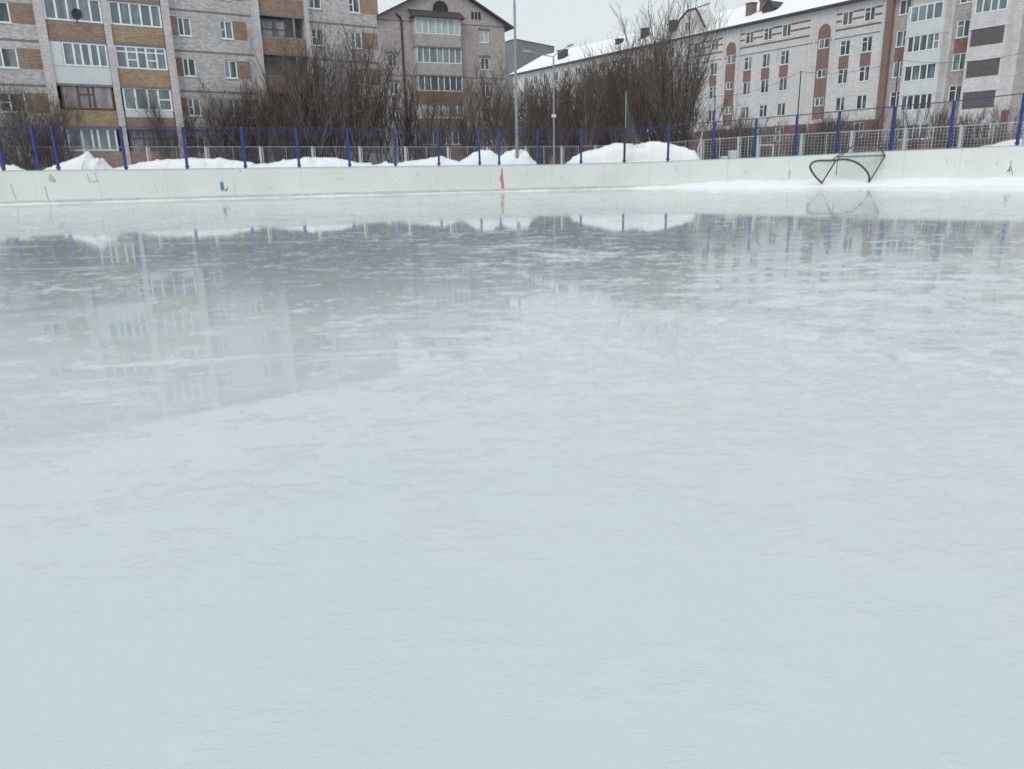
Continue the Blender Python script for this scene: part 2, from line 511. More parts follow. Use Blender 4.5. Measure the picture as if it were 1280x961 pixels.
# ------------------------------------------------------------------ blue netting fence on the boards
OFF = 0.16
fence = empty('netting_fence', board_pt(640, OFF)[0])
tag(fence, 'blue steel posts and rail with netting standing behind the rink boards', 'fence')
FO = Vector(fence.location)
FENCE_TOP = [(-120, 158.5), (0, 158.5), (150, 158.5), (640, 162.5), (800, 160.0), (870, 154.5), (940, 149), (1180, 127.5), (1280, 116), (1420, 100)]


def fence_pt(px):
    q, zt, d, n = board_pt(px, OFF)
    return q, zt, at(px, interp(FENCE_TOP, px), q.y).z


posts = [-62, 2, 46, 71, 156, 233, 306, 373.5, 437, 494.5, 549, 600, 624.5, 673, 727, 781, 835, 890, 942, 992, 1044, 1112, 1184, 1268.5, 1350]
for px in posts:
    q, zt, z1 = fence_pt(px)
    mb = MB()
    w_ = 0.066
    x, y = q.x - FO.x, q.y - FO.y
    mb.box(x - w_, x + w_, y - w_, y + w_, -0.03, z1, 0)
    mb.box(x - w_ - 0.05, x + w_ + 0.05, y - 0.075, y + 0.075, zt + 0.12, zt + 0.2, 0)
    mb.build('post', M['metal_dark' if px in (781,) else 'blue'], fence)
# rails
mb = MB()
prev = None
for p in pxs:
    q, zt, z1 = fence_pt(p)
    cur = (q.x - FO.x, q.y - FO.y, z1)
    if prev: mb.tube(prev, cur, (0.014 if p < 830 else 0.03), None, 5)
    prev = cur
mb.build('fence_rail', simple('navy_rail_paint', (0.035, 0.04, 0.12), 0.5, 0.3, 3.0), fence)
# netting: one panel per bay, knotted cords as real strands
for a, b in zip(posts[:-1], posts[1:]):
    qa, za0, za1 = fence_pt(a); qb, zb0, zb1 = fence_pt(b)
    L = (qb - qa).length
    right = a >= 830
    mb = MB()
    step = 0.13 if not right else 0.16
    rad = 0.0022 if not right else 0.0026
    nv = max(2, int(L / step))
    for i in range(1, nv):
        f = i / nv
        p = qa.lerp(qb, f) - FO
        sag = 0.02 * math.sin(f * 9)
        mb.tube((p.x, p.y, za0 + (zb0 - za0) * f + 0.05), (p.x + sag, p.y, za1 + (zb1 - za1) * f), rad, rad, 3)
    H = za1 - za0
    nh = int(H / step)
    for k in range(1, nh):
        g = k / nh
        p = qa - FO; r = qb - FO
        mb.tube((p.x, p.y, za0 + (za1 - za0) * g), (r.x, r.y, zb0 + (zb1 - zb0) * g), rad, rad, 3)
    # doubled-over hem of the net below the rail
    nh2 = 5 if not right else 0
    for k in range(nh2):
        dz = 0.06 + k * 0.085
        p = qa - FO; r = qb - FO
        mb.tube((p.x, p.y + 0.01, za1 - dz), (r.x, r.y + 0.01, zb1 - dz), 0.0048, 0.0048, 3)
    nv2 = int(L / 0.09) if not right else 0
    for i in range(1, nv2):
        f = i / nv2
        p = qa.lerp(qb, f) - FO
        zt_ = za1 + (zb1 - za1) * f
        mb.tube((p.x, p.y - 0.01, zt_), (p.x + random.uniform(-.03, .03), p.y - 0.01, zt_ - 0.46), 0.005 if not right else 0.0045, None, 3)
    mb.build('net_panel', M['blue_net'], fence)

# tall thin poles carrying a cable above the fence, right half
TALL = [(781, 53.6, 115, 'thin grey pole at the left end of the sagging overhead cable', 'galv'),
        (890, 53.3, 121, 'tall dark blue pole in the netting left of the white crates', 'blue'),
        (992.5, 51.0, 90, 'tall dark pole in the netting above the far end of the white goal frame', 'metal_dark'),
        (1110, 48.9, 76, 'tall dark pole in the netting right behind the toppled hockey goal', 'metal_dark'),
        (1268.5, 46.6, 64, 'tall dark pole in the netting at the right edge of the photo', 'metal_dark')]
tops = []
for px, Y, ty, lab, mat in TALL:
    q = at(px, 205, Y + 0.32)
    zt = at(px, ty, Y + 0.32).z
    mb = MB()
    mb.tube((0, 0, -0.03), (0, 0, zt), 0.045, 0.035, 8, 0, True)
    o = mb.build('net_pole', M[mat], None)
    o.location = (q.x, q.y, 0)
    tag(o, lab, 'pole', 'tall poles of the rink netting')
    tops.append(Vector((q.x, q.y, zt)))
    mbc = MB()
    mbc.tube((0, 0, zt - 0.001), (0, 0, zt + 0.04), 0.05, 0.03, 8, 0, True)
    mbc.build('pole_cap', M['metal_dark'], o)
mb = MB()
o0 = tops[0]
for a, b in zip(tops[:-1], tops[1:]):
    pr = a
    for i in range(1, 9):
        f = i / 8
        p = a.lerp(b, f); p.z -= 0.35 * 4 * f * (1 - f)
        mb.tube(pr - o0, p - o0, 0.011, 0.011, 4); pr = p
o = mb.build('overhead_cable', M['metal_dark']); o.location = o0
tag(o, 'thin dark cable sagging from pole to pole above the right-hand netting', 'cable')
# slack grey net hanging from the first tall pole
mb = MB()
a = tops[0] + Vector((0, -0.02, -0.05)); bfoot = Vector((a.x, a.y, 2.6)); c_ = at(806, 180, 53.9)
for i in range(15):
    f = i / 14
    top = a.lerp(c_, f); top.z = a.z + (c_.z - a.z) * (1 - (1 - f) ** 1.9)
    bot = bfoot.lerp(Vector((c_.x, c_.y, 2.55)), f)
    mb.tube(top - a, bot - a, 0.006, 0.006, 3)
for k in range(24):
    f = k / 23
    l_ = bfoot.lerp(a, f)
    # reach to the sloping edge
    best = None
    for i in range(40):
        g = i / 39
        z = a.z + (c_.z - a.z) * (1 - (1 - g) ** 1.9)
        if z >= l_.z: best = g
    if best is None: continue
    r_ = a.lerp(c_, best); r_.z = l_.z
    if best > 0.01: mb.tube(l_ - a, r_ - a, 0.006, 0.006, 3)
o = mb.build('slack_net', M['grey_wire']); o.location = a
tag(o, 'slack grey net hanging in a wedge from the thin grey pole', 'net')

# ------------------------------------------------------------------ white mesh fence behind the snow piles
WOFF = 5.0


def wf(px):
    Y = interp(BOARD_Y, px) + WOFF
    return at(px, 195, Y)


WTOP = [(-120, 185), (0, 184), (640, 184), (740, 183.2), (850, 178), (876, 175.5), (946, 170.5), (1052, 165.5), (1195, 158), (1280, 152.5), (1420, 143)]
wfence = empty('mesh_fence', (wf(640).x, wf(640).y, 0))
tag(wfence, 'white posts and grey wire mesh fence behind the snow piles', 'fence')
WO = Vector(wfence.location)
wposts = [-50, 25, 107, 185, 258, 326, 391, 450, 507, 560, 609, 657, 702, 744, 790, 836, 876, 922, 946, 1000, 1062, 1128, 1197, 1277, 1360]
for i, px in enumerate(wposts):
    p = wf(px); z1 = at(px, interp(WTOP, px) - 1.0, p.y).z
    mb = MB(); x, y = p.x - WO.x, p.y - WO.y
    mb.box(x - .075, x + .075, y - .06, y + .06, -0.03, z1)
    mb.box(x + .15, x + .19, y - .03, y + .03, -0.03, z1 - .08)
    mb.build('post', M['white_metal'], wfence)
for a, b in zip(wposts[:-1], wposts[1:]):
    pa, pb = wf(a), wf(b)
    za = at(a, interp(WTOP, a), pa.y).z; zb = at(b, interp(WTOP, b), pb.y).z
    L = (pb - pa).length
    mb = MB()
    A_ = Vector((pa.x, pa.y - 0.08, 0)) - WO; B_ = Vector((pb.x, pb.y - 0.08, 0)) - WO
    mb.tube((A_.x, A_.y, za), (B_.x, B_.y, zb), 0.026, None, 4)
    mb.tube(((A_.x + B_.x) / 2, (A_.y + B_.y) / 2, 0), ((A_.x + B_.x) / 2, (A_.y + B_.y) / 2, (za + zb) / 2), 0.024, None, 4)
    st = 0.15 if a < 850 else 0.2
    rd = 0.004 if a < 850 else 0.0085
    nv = int(L / st)
    for i in range(1, nv):
        p = A_.lerp(B_, i / nv); zt = za + (zb - za) * i / nv
        mb.tube((p.x, p.y, 0.3), (p.x, p.y, zt), rd, rd, 3)
    nh = int((za - 0.3) / st)
    for k in range(nh):
        g = k / nh
        mb.tube((A_.x, A_.y, 0.3 + (za - .3) * g), (B_.x, B_.y, 0.3 + (zb - .3) * g), rd, rd, 3)
    mb.build('mesh_panel', M['grey_wire' if a < 850 else 'white_metal'], wfence)


# ------------------------------------------------------------------ snow piles
def pile(label, prof, dY, half=2.4, wob=0.12, seed=0, name='snow_pile'):
    rnd = random.Random(seed)
    x0, x1 = prof[0][0], prof[-1][0]
    n = max(30, int((x1 - x0) / 1.6))
    c = (x0 + x1) / 2
    org = at(c, 200, interp(BOARD_Y, c) + dY); org.z = 0
    ks = 34
    grid = []
    for i in range(n + 1):
        px = x0 + (x1 - x0) * i / n
        Y = interp(BOARD_Y, px) + dY
        top = at(px, interp(prof, px), Y)
        edge = min(1.0, 4 * i / n * 1.2, 4 * (1 - i / n) * 1.2)
        row = []
        for k in range(ks + 1):
            s = -1 + 2 * k / ks
            b = (1 - abs(s) ** 1.7)
            P3 = Vector((px * .05, s * half + seed * 9, seed)); nz_ = 2.4 * mnoise.noise(P3 * 0.9) + 1.2 * mnoise.noise(P3 * 2.3) + .6 * mnoise.noise(P3 * 6.0) + .3 * mnoise.noise(P3 * 13.0)
            z = top.z * b + wob * nz_ * b * (0.3 if abs(s) < 0.06 else 1.0)
            row.append((top.x - org.x + 0.05 * rnd.uniform(-1, 1) * (abs(s) > .1), Y + s * half - org.y, max(-0.03, z) if 0 < k < ks else -0.03))
        grid.append(row)
    mb = MB()
    for a, b in zip(grid[:-1], grid[1:]):
        for k in range(ks): mb.quad(a[k], b[k], b[k + 1], a[k + 1])
    for row, fl in ((grid[0], 0), (grid[-1], 1)):
        base = [(p[0], p[1], p[2]) for p in row]
        mb.poly(base if fl else base[::-1])
    me = mb.build(name, M['snow'], smooth=True)
    # weld so that smooth shading runs across
    import bmesh
    bm = bmesh.new(); bm.from_mesh(me.data); bmesh.ops.remove_doubles(bm, verts=bm.verts, dist=0.0005); bm.to_mesh(me.data); bm.free()
    me.location = org
    tag(me, label, 'snow pile', 'snow piles shovelled up behind the boards')
    return me


pile('pointed snow heap behind the boards below the leftmost ground-floor windows', [(52, 215), (66, 210), (80, 204), (92, 198.5), (99, 195), (105, 192), (110, 188.3), (114, 194), (118, 199), (127, 200.5), (133, 205), (139, 209), (146, 213)], 3.0, 2.2, seed=1)
pile('low long snow ridge right of the pointed heap', [(135, 212), (150, 209), (165, 205.5), (185, 202), (210, 199.5), (240, 197.5), (258, 198), (280, 199.5), (300, 201), (316, 204), (328, 212)], 3.4, 2.2, seed=2)
pile('low rounded snow ridge below the big willow clump', [(310, 211), (322, 204), (345, 203.5), (365, 200), (387, 197), (412, 196.6), (430, 199.5), (450, 204), (470, 210)], 3.4, 2.2, seed=3)
pile('very low snow ridge tapering left of the two small mounds', [(455, 209), (475, 205.3), (492, 204.8), (510, 202), (530, 199), (543, 196.8), (552, 194.6), (560, 199), (572, 201.5), (582, 208)], 3.2, 2.0, seed=4)
pile('small snow mound just left of the red board mark', [(568, 208), (576, 200), (585, 195), (593, 191), (600, 188.8), (611, 188.8), (618, 193), (625, 196.5), (632, 208)], 3.2, 2.0, seed=5)
pile('small snow mound around the foot of the tall lamp post', [(620, 208), (626, 195.5), (634, 190), (642, 187.2), (652, 188.2), (660, 192), (664, 198), (669, 203), (676, 209)], 3.0, 2.0, seed=6)
pile('biggest snow pile with twin humps behind the middle of the boards', [(700, 209), (706, 204.5), (716, 198), (727, 191), (738, 187.5), (747, 186), (757, 182), (767, 178.4), (780, 178.8), (792, 181.8), (801, 179.5), (810, 177.6), (820, 177.4), (832, 179), (843, 181.2), (857, 185.2), (866, 191), (873, 197.5), (879, 206)], 2.9, 2.3, seed=7)
pile('scrap of low snow at the left edge behind the boards', [(-60, 208), (-20, 208), (5, 208.8), (20, 209.3), (30, 211), (42, 216)], 2.9, 1.6, seed=8)

# ------------------------------------------------------------------ hockey goal, toppled, black rim
GY = 47.6
g0 = at(1056, 232, GY)
goal = empty('hockey_goal', (g0.x, g0.y, 0.0))
tag(goal, 'toppled hockey goal with black rim and torn net on the snow edge', 'hockey goal')
GO = Vector(goal.location)


def gp(px, py, dy): return at(px, py, GY + dy) - GO


def curve(pts, n=6):
    """Catmull-Rom through points"""
    out = []
    P_ = [pts[0]] + list(pts) + [pts[-1]]
    for i in range(1, len(P_) - 2):
        for k in range(n):
            t_ = k / n
            a, b, c, d = P_[i - 1], P_[i], P_[i + 1], P_[i + 2]
            out.append(0.5 * ((2 * b) + (c - a) * t_ + (2 * a - 5 * b + 4 * c - d) * t_ ** 2 + (3 * b - a - 3 * c + d) * t_ ** 3))
    out.append(pts[-1])
    return out


rim = curve([gp(1027.2, 229.2, 0), gp(1018.5, 220, -.05), gp(1012.6, 209.5, -.12), gp(1016.0, 203.4, -.18), gp(1023, 201.2, -.2), gp(1034, 200.9, -.2), gp(1045, 200.5, -.2),
             gp(1058, 199.7, -.2), gp(1071, 203.8, -.17), gp(1081.6, 212.3, -.1), gp(1086.6, 221.5, -.04), gp(1085.2, 229.2, 0)])
mb = MB(); mb.path(rim, 0.055, 8); mb.build('front_rim', M['metal_dark'], goal)
back = curve([gp(1106.5, 194.8, 1.0), gp(1101.6, 187.4, 1.15), gp(1093.9, 182.4, 1.25), gp(1078, 181.9, 1.3), gp(1064, 184.0, 1.25), gp(1052.5, 191.5, 1.1), gp(1041, 199.5, .9)])
M['rust'] = simple('rusty_pipe', (0.10, 0.06, 0.06), 0.7, 0.4, 6.0)
mb = MB(); mb.path(back, 0.03, 6); mb.build('back_rim', M['rust'], goal)
mb = MB(); mb.tube(gp(1027.2, 229.2, 0), gp(1045, 200.8, .5), 0.045, None, 6, 0, True); mb.tube(gp(1045, 200.8, .5), gp(1064.4, 184.2, 1.25), 0.028, None, 6, 0, True)
mb.build('base_bar', M['metal_dark'], goal)
mb = MB(); mb.tube(gp(1085.8, 229.0, 0), gp(1106.5, 194.8, 1.0), 0.038, None, 6, 0, True); mb.build('base_bar', M['metal_dark'], goal)
mb = MB(); mb.tube(gp(1046, 196.4, .8), gp(1106.5, 194.8, 1.0), 0.042, None, 6, 0, True); mb.build('cross_bar', M['metal_dark'], goal)
mb = MB(); mb.tube(gp(1046.8, 200.5, .6), gp(1045.2, 219, .6), 0.022, None, 6, 0, True); mb.build('prop_bar', M['metal_dark'], goal)
mb = MB()


def loft(A_, B_, n, sag, r=0.005, nb=10):
    for i in range(n + 1):
        f = i / n
        a = A_[min(len(A_) - 1, int(f * (len(A_) - 1)))]; b = B_[min(len(B_) - 1, int(f * (len(B_) - 1)))]
        pr = None
        for k in range(nb + 1):
            g = k / nb
            p = a.lerp(b, g); p.z -= sag * 4 * g * (1 - g)
            if pr is not None: mb.tube(pr, p, r, None, 3)
            pr = p
    for k in range(1, nb):
        g = k / nb; pr = None
        for i in range(n + 1):
            f = i / n
            a = A_[min(len(A_) - 1, int(f * (len(A_) - 1)))]; b = B_[min(len(B_) - 1, int(f * (len(B_) - 1)))]
            p = a.lerp(b, g); p.z -= sag * 4 * g * (1 - g)
            if pr is not None: mb.tube(pr, p, r, None, 3)
            pr = p


h_ = len(rim) // 2
loft(rim[h_:], back[::-1], 26, 0.10)
loft([rim[i] for i in range(h_)], [gp(1027.2 + 17 * i / 9, 229.2 - 28 * i / 9, .05) for i in range(10)], 20, 0.02, nb=8)
mb.build('net', M['grey_wire'], goal)

# white crates and a small white frame behind the netting
for (x0, y0, x1, y1, lab) in ((911, 189.2, 919, 198.5, 'taller white crate standing behind the netting'), (901.5, 196, 908.5, 199.5, 'small white crate left of the taller white crate')):
    Y = 55.2
    a = at(x0, y1, Y); b = at(x1, y0, Y)
    w_ = (b.x - a.x) / 2; o = empty('crate', ((a.x + b.x) / 2, Y, -0.03)); tag(o, lab, 'crate')
    mb = MB(); mb.box(-w_, w_, -.3, .3, 0, b.z); mb.build('crate_body', M['crate'], o)
    mb = MB(); mb.box(-w_ - .02, w_ + .02, -.32, .32, b.z + .003, b.z + .06); mb.build('lid', M['snow'], o)
o = empty('small_goal_frame', (at(957, 190, 57.6).x, 57.6, 0)); tag(o, 'small white rectangular goal frame seen through the mesh fence', 'goal frame')
zt = at(957, 181.6, 57.6).z; hw = (at(966, 190, 57.6).x - at(948, 190, 57.6).x) / 2
for s in (-1, 1):
    mb = MB(); mb.box(s * hw - .05, s * hw + .05, -.05, .05, -.03, zt - .05); mb.build('upright', M['white_metal'], o)
mb = MB(); mb.box(-hw - .05, hw + .05, -.05, .05, zt - .047, zt + .05); mb.build('cross_bar', M['white_metal'], o)

# ------------------------------------------------------------------ lamp posts
LY = 54.4
p = at(646.5, 205, LY); zt = at(643.2, 3, LY).z
lp = empty('lamp_post', (p.x, p.y, 0)); tag(lp, 'tall grey lamp post rising out of the small snow mound', 'lamp post')
mb = MB(); mb.tube((0, 0, -.03), (0, 0, 4.5), .125, .11, 10, 0, True); mb.tube((0, 0, 4.5), (0, 0, zt), .105, .075, 10, 0, True); mb.build('pole', M['galv'], lp)
mb = MB()
for s in (-1, 1): mb.path(curve([Vector((0, 0, zt - .05)), Vector((s * .15, 0, zt + .35)), Vector((s * .7, 0, zt + .8)), Vector((s * 1.3, 0, zt + 1.0))], 4), .035, 6)
mb.build('arm', M['galv'], lp)
for s in (-1, 1):
    mb = MB(); mb.box(min(s * 1.25, s * 1.95), max(s * 1.25, s * 1.95), -.14, .14, zt + .93, zt + 1.07); mb.build('lamp_head', M['galv'], lp)

p = at(692.5, 200, 60.0); zt = at(690.5, 71, 60.0).z
lp = empty('lamp_post', (p.x, p.y, 0)); tag(lp, 'thinner grey street lamp with a two-armed top before the thicket', 'lamp post')
mb = MB(); mb.tube((0, 0, -.03), (0, 0, zt), .09, .055, 8, 0, True); mb.build('pole', M['galv'], lp)
mb = MB(); mb.box(-.17, .17, -.1, .1, at(690.5, 147, 60).z, at(690.5, 143.5, 60).z); mb.build('junction_box', M['white_panel'], lp)
q = p.copy(); q.z = 0
mb = MB(); mb.path(curve([Vector((0, 0, zt)), at(697, 67, 60) - q, at(706, 61, 60) - q, at(710, 58, 60) - q], 4), .035, 6); mb.build('arm', M['galv'], lp)
mb = MB(); mb.tube(at(709.5, 58.2, 60) - q, at(717, 55.8, 60) - q, .1, .06, 8, 0, True); mb.build('lamp_head', M['galv'], lp)
mb = MB(); mb.path(curve([Vector((0, 0, zt)), at(683, 70, 60) - q, at(672, 67.5, 60) - q, at(662, 65, 60) - q], 4), .035, 6); mb.build('arm', M['galv'], lp)
mb = MB(); mb.tube(at(662.5, 65.2, 60) - q, at(653.5, 64.2, 60) - q, .1, .06, 8, 0, True); mb.build('lamp_head', M['galv'], lp)


# ------------------------------------------------------------------ buildings
def facade(name, root, u0, u1, z0, z1, holes, zones, mats, y=0.0, depth=0.2, top=None):
    """front wall sheet in the root's x-z plane facing -y with real openings; zones = (u0,u1,z0,z1,material)"""
    us = sorted(set([u0, u1] + [h[0] for h in holes] + [h[1] for h in holes] + [v for z in zones for v in z[:2]]))
    zs = sorted(set([z0, z1] + [h[2] for h in holes] + [h[3] for h in holes] + [v for z in zones for v in z[2:4]]))
    us = [u for u in us if u0 <= u <= u1]; zs = [z for z in zs if z0 <= z <= z1]
    mb = MB()
    for a, b in zip(us[:-1], us[1:]):
        cu = (a + b) / 2
        run = None
        for c, d in zip(zs[:-1], zs[1:]):
            cz = (c + d) / 2
            if any(h[0] < cu < h[1] and h[2] < cz < h[3] for h in holes): continue
            mi = 0
            for zn in zones:
                if zn[0] < cu < zn[1] and zn[2] < cz < zn[3]: mi = zn[4]
            mb.quad((a, y, c), (b, y, c), (b, y, d), (a, y, d), mi)
    for h in holes:
        a, b, c, d = h[:4]; e = depth
        mb.quad((a, y, c), (a, y, d), (a, y + e, d), (a, y + e, c))
        mb.quad((b, y, d), (b, y, c), (b, y + e, c), (b, y + e, d))
        mb.quad((a, y, d), (b, y, d), (b, y + e, d), (a, y + e, d))
        mb.quad((b, y, c), (a, y, c), (a, y + e, c), (b, y + e, c))
    return mb, mats


def window(root, u0, u1, z0, z1, mull=(0.5,), trans=(), frame='white_pvc', glass='glass', fw=0.085, y=0.0, rec=0.10, name='window', sill=True, curt=None):
    mb = MB()
    ya, yb = y + rec - 0.04, y + rec + 0.03
    mb.box(u0, u1, ya, yb, z0, z0 + fw); mb.box(u0, u1, ya, yb, z1 - fw, z1)
    mb.box(u0, u0 + fw, ya + .002, yb - .002, z0 + fw, z1 - fw); mb.box(u1 - fw, u1, ya + .002, yb - .002, z0 + fw, z1 - fw)
    W = u1 - u0; H = z1 - z0
    for m in mull:
        c = u0 + W * m; mb.box(c - fw * .55, c + fw * .55, ya + .004, yb - .004, z0 + fw, z1 - fw)
    for tr in trans:
        if isinstance(tr, tuple): f, a, b = tr
        else: f, a, b = tr, 0.0, 1.0
        c = z0 + H * f; mb.box(u0 + W * a + fw * .3, u0 + W * b - fw * .3, ya + .006, yb - .006, c - fw * .4, c + fw * .4)
    if sill: mb.box(u0 - .06, u1 + .06, y - .07, y + rec - .045, z0 - .05, z0 - .004)
    o = mb.build(name, M[frame], root)
    g = MB(); g.quad((u0 + .01, y + rec, z0 + .01), (u1 - .01, y + rec, z0 + .01), (u1 - .01, y + rec, z1 - .01), (u0 + .01, y + rec, z1 - .01))
    po = g.build('pane', M[glass], o)
    return o


def body(mb, u0, u1, z0, z1, dep, y=0.0, m=0):
    """side and back walls"""
    mb.quad((u0, y + dep, z0), (u0, y, z0), (u0, y, z1), (u0, y + dep, z1), m)
    mb.quad((u1, y, z0), (u1, y + dep, z0), (u1, y + dep, z1), (u1, y, z1), m)
    mb.quad((u1, y + dep, z0), (u0, y + dep, z0), (u0, y + dep, z1), (u1, y + dep, z1), m)


# ---- A: five-storey brick block on the left
PA = at(100, 205, 56)
A = empty('apartment_block', (PA.x, PA.y, 0), R(35))
tag(A, 'grey brick apartment block with orange brick balconies filling the left', 'apartment block')
rowz = [3.2, 5.93, 8.7, 11.5, 14.25]        # balcony glass bottoms
rowt = [4.75, 7.5, 10.2, 13.0, 15.7]
swz = [2.95, 5.68, 8.43, 11.17, 13.87]; swt = [4.2, 6.93, 9.69, 12.43, 15.1]
amats = [M['grey_brick'], M['orange_brick'], M['band'], M['pale_brick'], M['dark_void'], M['red_brick'], M['ochre_brick']]
wins = []
for k in range(5):
    for u0, u1 in ((-8.6, -7.1), (-4.1, -2.6), (7.72, 8.62), (10.68, 11.62), (17.75, 18.8), (21.1, 22.1)):
        wins.append((u0, u1, swz[k], swt[k]))
log = []
for k in range(5):
    for u0, u1 in ((-0.68, 2.75), (3.22, 6.55), (13.6, 17.1)):
        log.append((u0, u1, rowz[k] - 1.05, rowt[k] + 0.08))
zones = []
for k in range(5):
    for u0, u1, mi in ((-2.6, -1.25, 5 if k in (4,) else 1), (7.2, 7.7, 1 if k != 2 else 5), (11.62, 12.65, 1), (22.1, 23.54, 6 if k == 4 else 1)):
        zones.append((u0, u1, swz[k], swt[k], mi))
    for u0, u1 in ((-9, -1.25), (7.2, 13.05), (17.3, 23.54)):
        zones.append((u0, u1, swt[k] + 0.38, swt[k] + 0.54, 2))
mb, mats = facade('wall', A, -9.2, 23.54, 0, 16.6, wins + log, zones, amats)
body(mb, -9.2, 23.54, 0, 16.6, 12)
for u0, u1, z0, z1 in log:   # balcony recess behind the glazing
    mb.quad((u0, 1.3, z0), (u1, 1.3, z0), (u1, 1.3, z1), (u0, 1.3, z1), 0)
    for q in (((u0, .2, z0), (u0, 1.3, z0), (u0, 1.3, z1), (u0, .2, z1)), ((u1, .2, z0), (u1, 1.3, z0), (u1, 1.3, z1), (u1, .2, z1)),
              ((u0, .2, z1), (u1, .2, z1), (u1, 1.3, z1), (u0, 1.3, z1)), ((u0, .2, z0), (u1, .2, z0), (u1, 1.3, z0), (u0, 1.3, z0))):
        mb.quad(*q, 0)
mb.build('wall', mats, A)
mb = MB(); mb.box(-9.4, 23.7, -.3, 12.2, 16.603, 16.85); mb.build('roof', M['roof_edge'], A)
for u0, u1 in ((-1.22, -0.7), (2.77, 3.2), (6.6, 7.12), (13.1, 13.56), (17.12, 17.45)):
    mb = MB(); mb.box(u0, u1, -.55, -.003, 0, 16.6); mb.build('pier', M['pale_brick'], A)
for (u0, u1, z0, z1) in wins:
    k = min(range(5), key=lambda i: abs(swz[i] - z0))
    window(A, u0, u1, z0, z1, (0.42,), ((0.5, 0, .42),) if random.random() < .35 else (), glass='glass' if random.random() < .55 else 'balcony_glass')
for i, (u0, u1, z0, z1) in enumerate(log):
    k, c = i // 3, i % 3
    zg = rowz[k]; yb = -.42 if c < 2 else -.3
    par = MB(); mat = 'orange_brick'
    if c == 0: mat = ['ochre_brick', 'ochre_brick', 'white_panel', 'orange_brick', 'orange_brick'][k]
    if c == 1: mat = ['orange_brick', 'orange_brick', 'ochre_brick', 'ochre_brick', 'orange_brick'][k]
    par.box(u0, u1, yb, -.004, zg - 1.12, zg - .03)
    par.box(u0 + .002, u1 - .002, yb - .05, .18, zg - 1.28, zg - 1.123, 1)
    bo = par.build('balcony', [M[mat], M['band']], A)
    if c == 1 and k == 1:
        q = MB(); q.box(u0 + .1, u1 - .05, yb - .03, yb - .004, zg - .45, zg - .02); q.build('apron', M['white_panel'], bo)
    if c == 0 and k == 2:
        window(bo, u0 + .68, u1 - .02, zg, rowt[k], (.25, .42, .6, .62, .8), (), glass='balcony_glass', y=yb - .05, name='glazing', sill=False, fw=.11)
        q = MB(); q.box(u0, u0 + .66, yb - .02, yb + .1, zg - .027, rowt[k]); q.build('side_panel', M['white_panel'], bo)
    elif c == 0 and k == 1:
        window(bo, u0 + .2, u1 - .05, zg, rowt[k], (.32, .52, .62), ((.62, .32, .62),), 'brown_wood', 'curtain_glass', y=yb - .05, name='glazing', sill=False, fw=.11)
    elif c == 1 and k == 3:
        window(bo, u0, u1, zg, rowt[k], (.2, .4, .6, .8), ((.55, .2, .2),), glass='balcony_glass', y=yb - .05, name='glazing', sill=False, fw=.11)
    elif c == 1 and k == 2:
        window(bo, u0, u1, zg, rowt[k], (.22, .42, .6, .8), (.74, (.4, .22, .42), (.4, .6, .8)), glass='balcony_glass', y=yb - .05, name='glazing', sill=False, fw=.11)
    elif c == 1 and k == 1:
        window(bo, u0 + .1, u1, zg, rowt[k], (.25, .5, .72), ((.5, .72, 1),), glass='balcony_glass', y=yb - .05, name='glazing', sill=False, fw=.13)
    elif c == 1 and k == 0:
        window(bo, u0 + .1, u1, zg - .2, rowt[k], (.3, .5, .75), (.6,), 'brown_wood', 'glass', y=yb - .05, name='glazing', sill=False, fw=.11)
    elif c == 0 and k == 0:
        window(bo, u0 + .1, u1 - .2, zg, rowt[k], (.3, .5, .62, .82), (), glass='balcony_glass', y=yb - .05, name='glazing', sill=False, fw=.13)
    elif c == 2:
        if k in (1, 3): window(bo, u0 + .05, u0 + 2.0, zg, rowt[k] - .25, (.5,), ((.45, 0, 1),), 'brown_wood', 'glass', y=yb - .02, name='glazing', sill=False)
        q = MB(); q.box(u0, u1, yb - .01, yb + .05, zg - .027, zg + .05); q.box(u0 + 2.6, u0 + 2.72, yb, yb + .08, zg + .053, rowt[k]); q.build('railing', M['galv'], bo)
    else:
        window(bo, u0, u1, zg, rowt[k], (.2, .4, .6, .8), (), glass='balcony_glass', y=yb - .05, name='glazing', sill=False, fw=.11)
# dark dish on the fourth-floor balcony
D_ = empty('satellite_dish', A.matrix_basis @ Vector((1.15, -.62, 11.45)), R(35)); tag(D_, 'dark satellite dish on the sill of the topmost left balcony', 'satellite dish')
mb = MB(); rings = []
for i in range(6):
    r = .33 * i / 5
    rings.append([(r * math.cos(a_ * math.pi / 10), -.28 + .35 * r * r * 1.6 * -1 - .3 * r * math.sin(a_ * math.pi / 10) * .6, .42 + r * math.sin(a_ * math.pi / 10) * 1.05) for a_ in range(20)])
for a_, b_ in zip(rings[:-1], rings[1:]):
    for k in range(20):
        mb.quad(a_[k], a_[(k + 1) % 20], b_[(k + 1) % 20], b_[k])
mb.build('dish', M['metal_dark'], D_, smooth=True)
mb = MB(); mb.tube((0, .12, -.05), (0, -.2, .4), .03, None, 6, 0, True); mb.build('bracket', M['metal_dark'], D_)
mb = MB(); mb.tube((0, -.3, .05), (0, -.75, .5), .015, None, 5, 0, True); mb.box(-.05, .05, -.8, -.7, .46, .56); mb.build('receiver_arm', M['metal_dark'], D_)

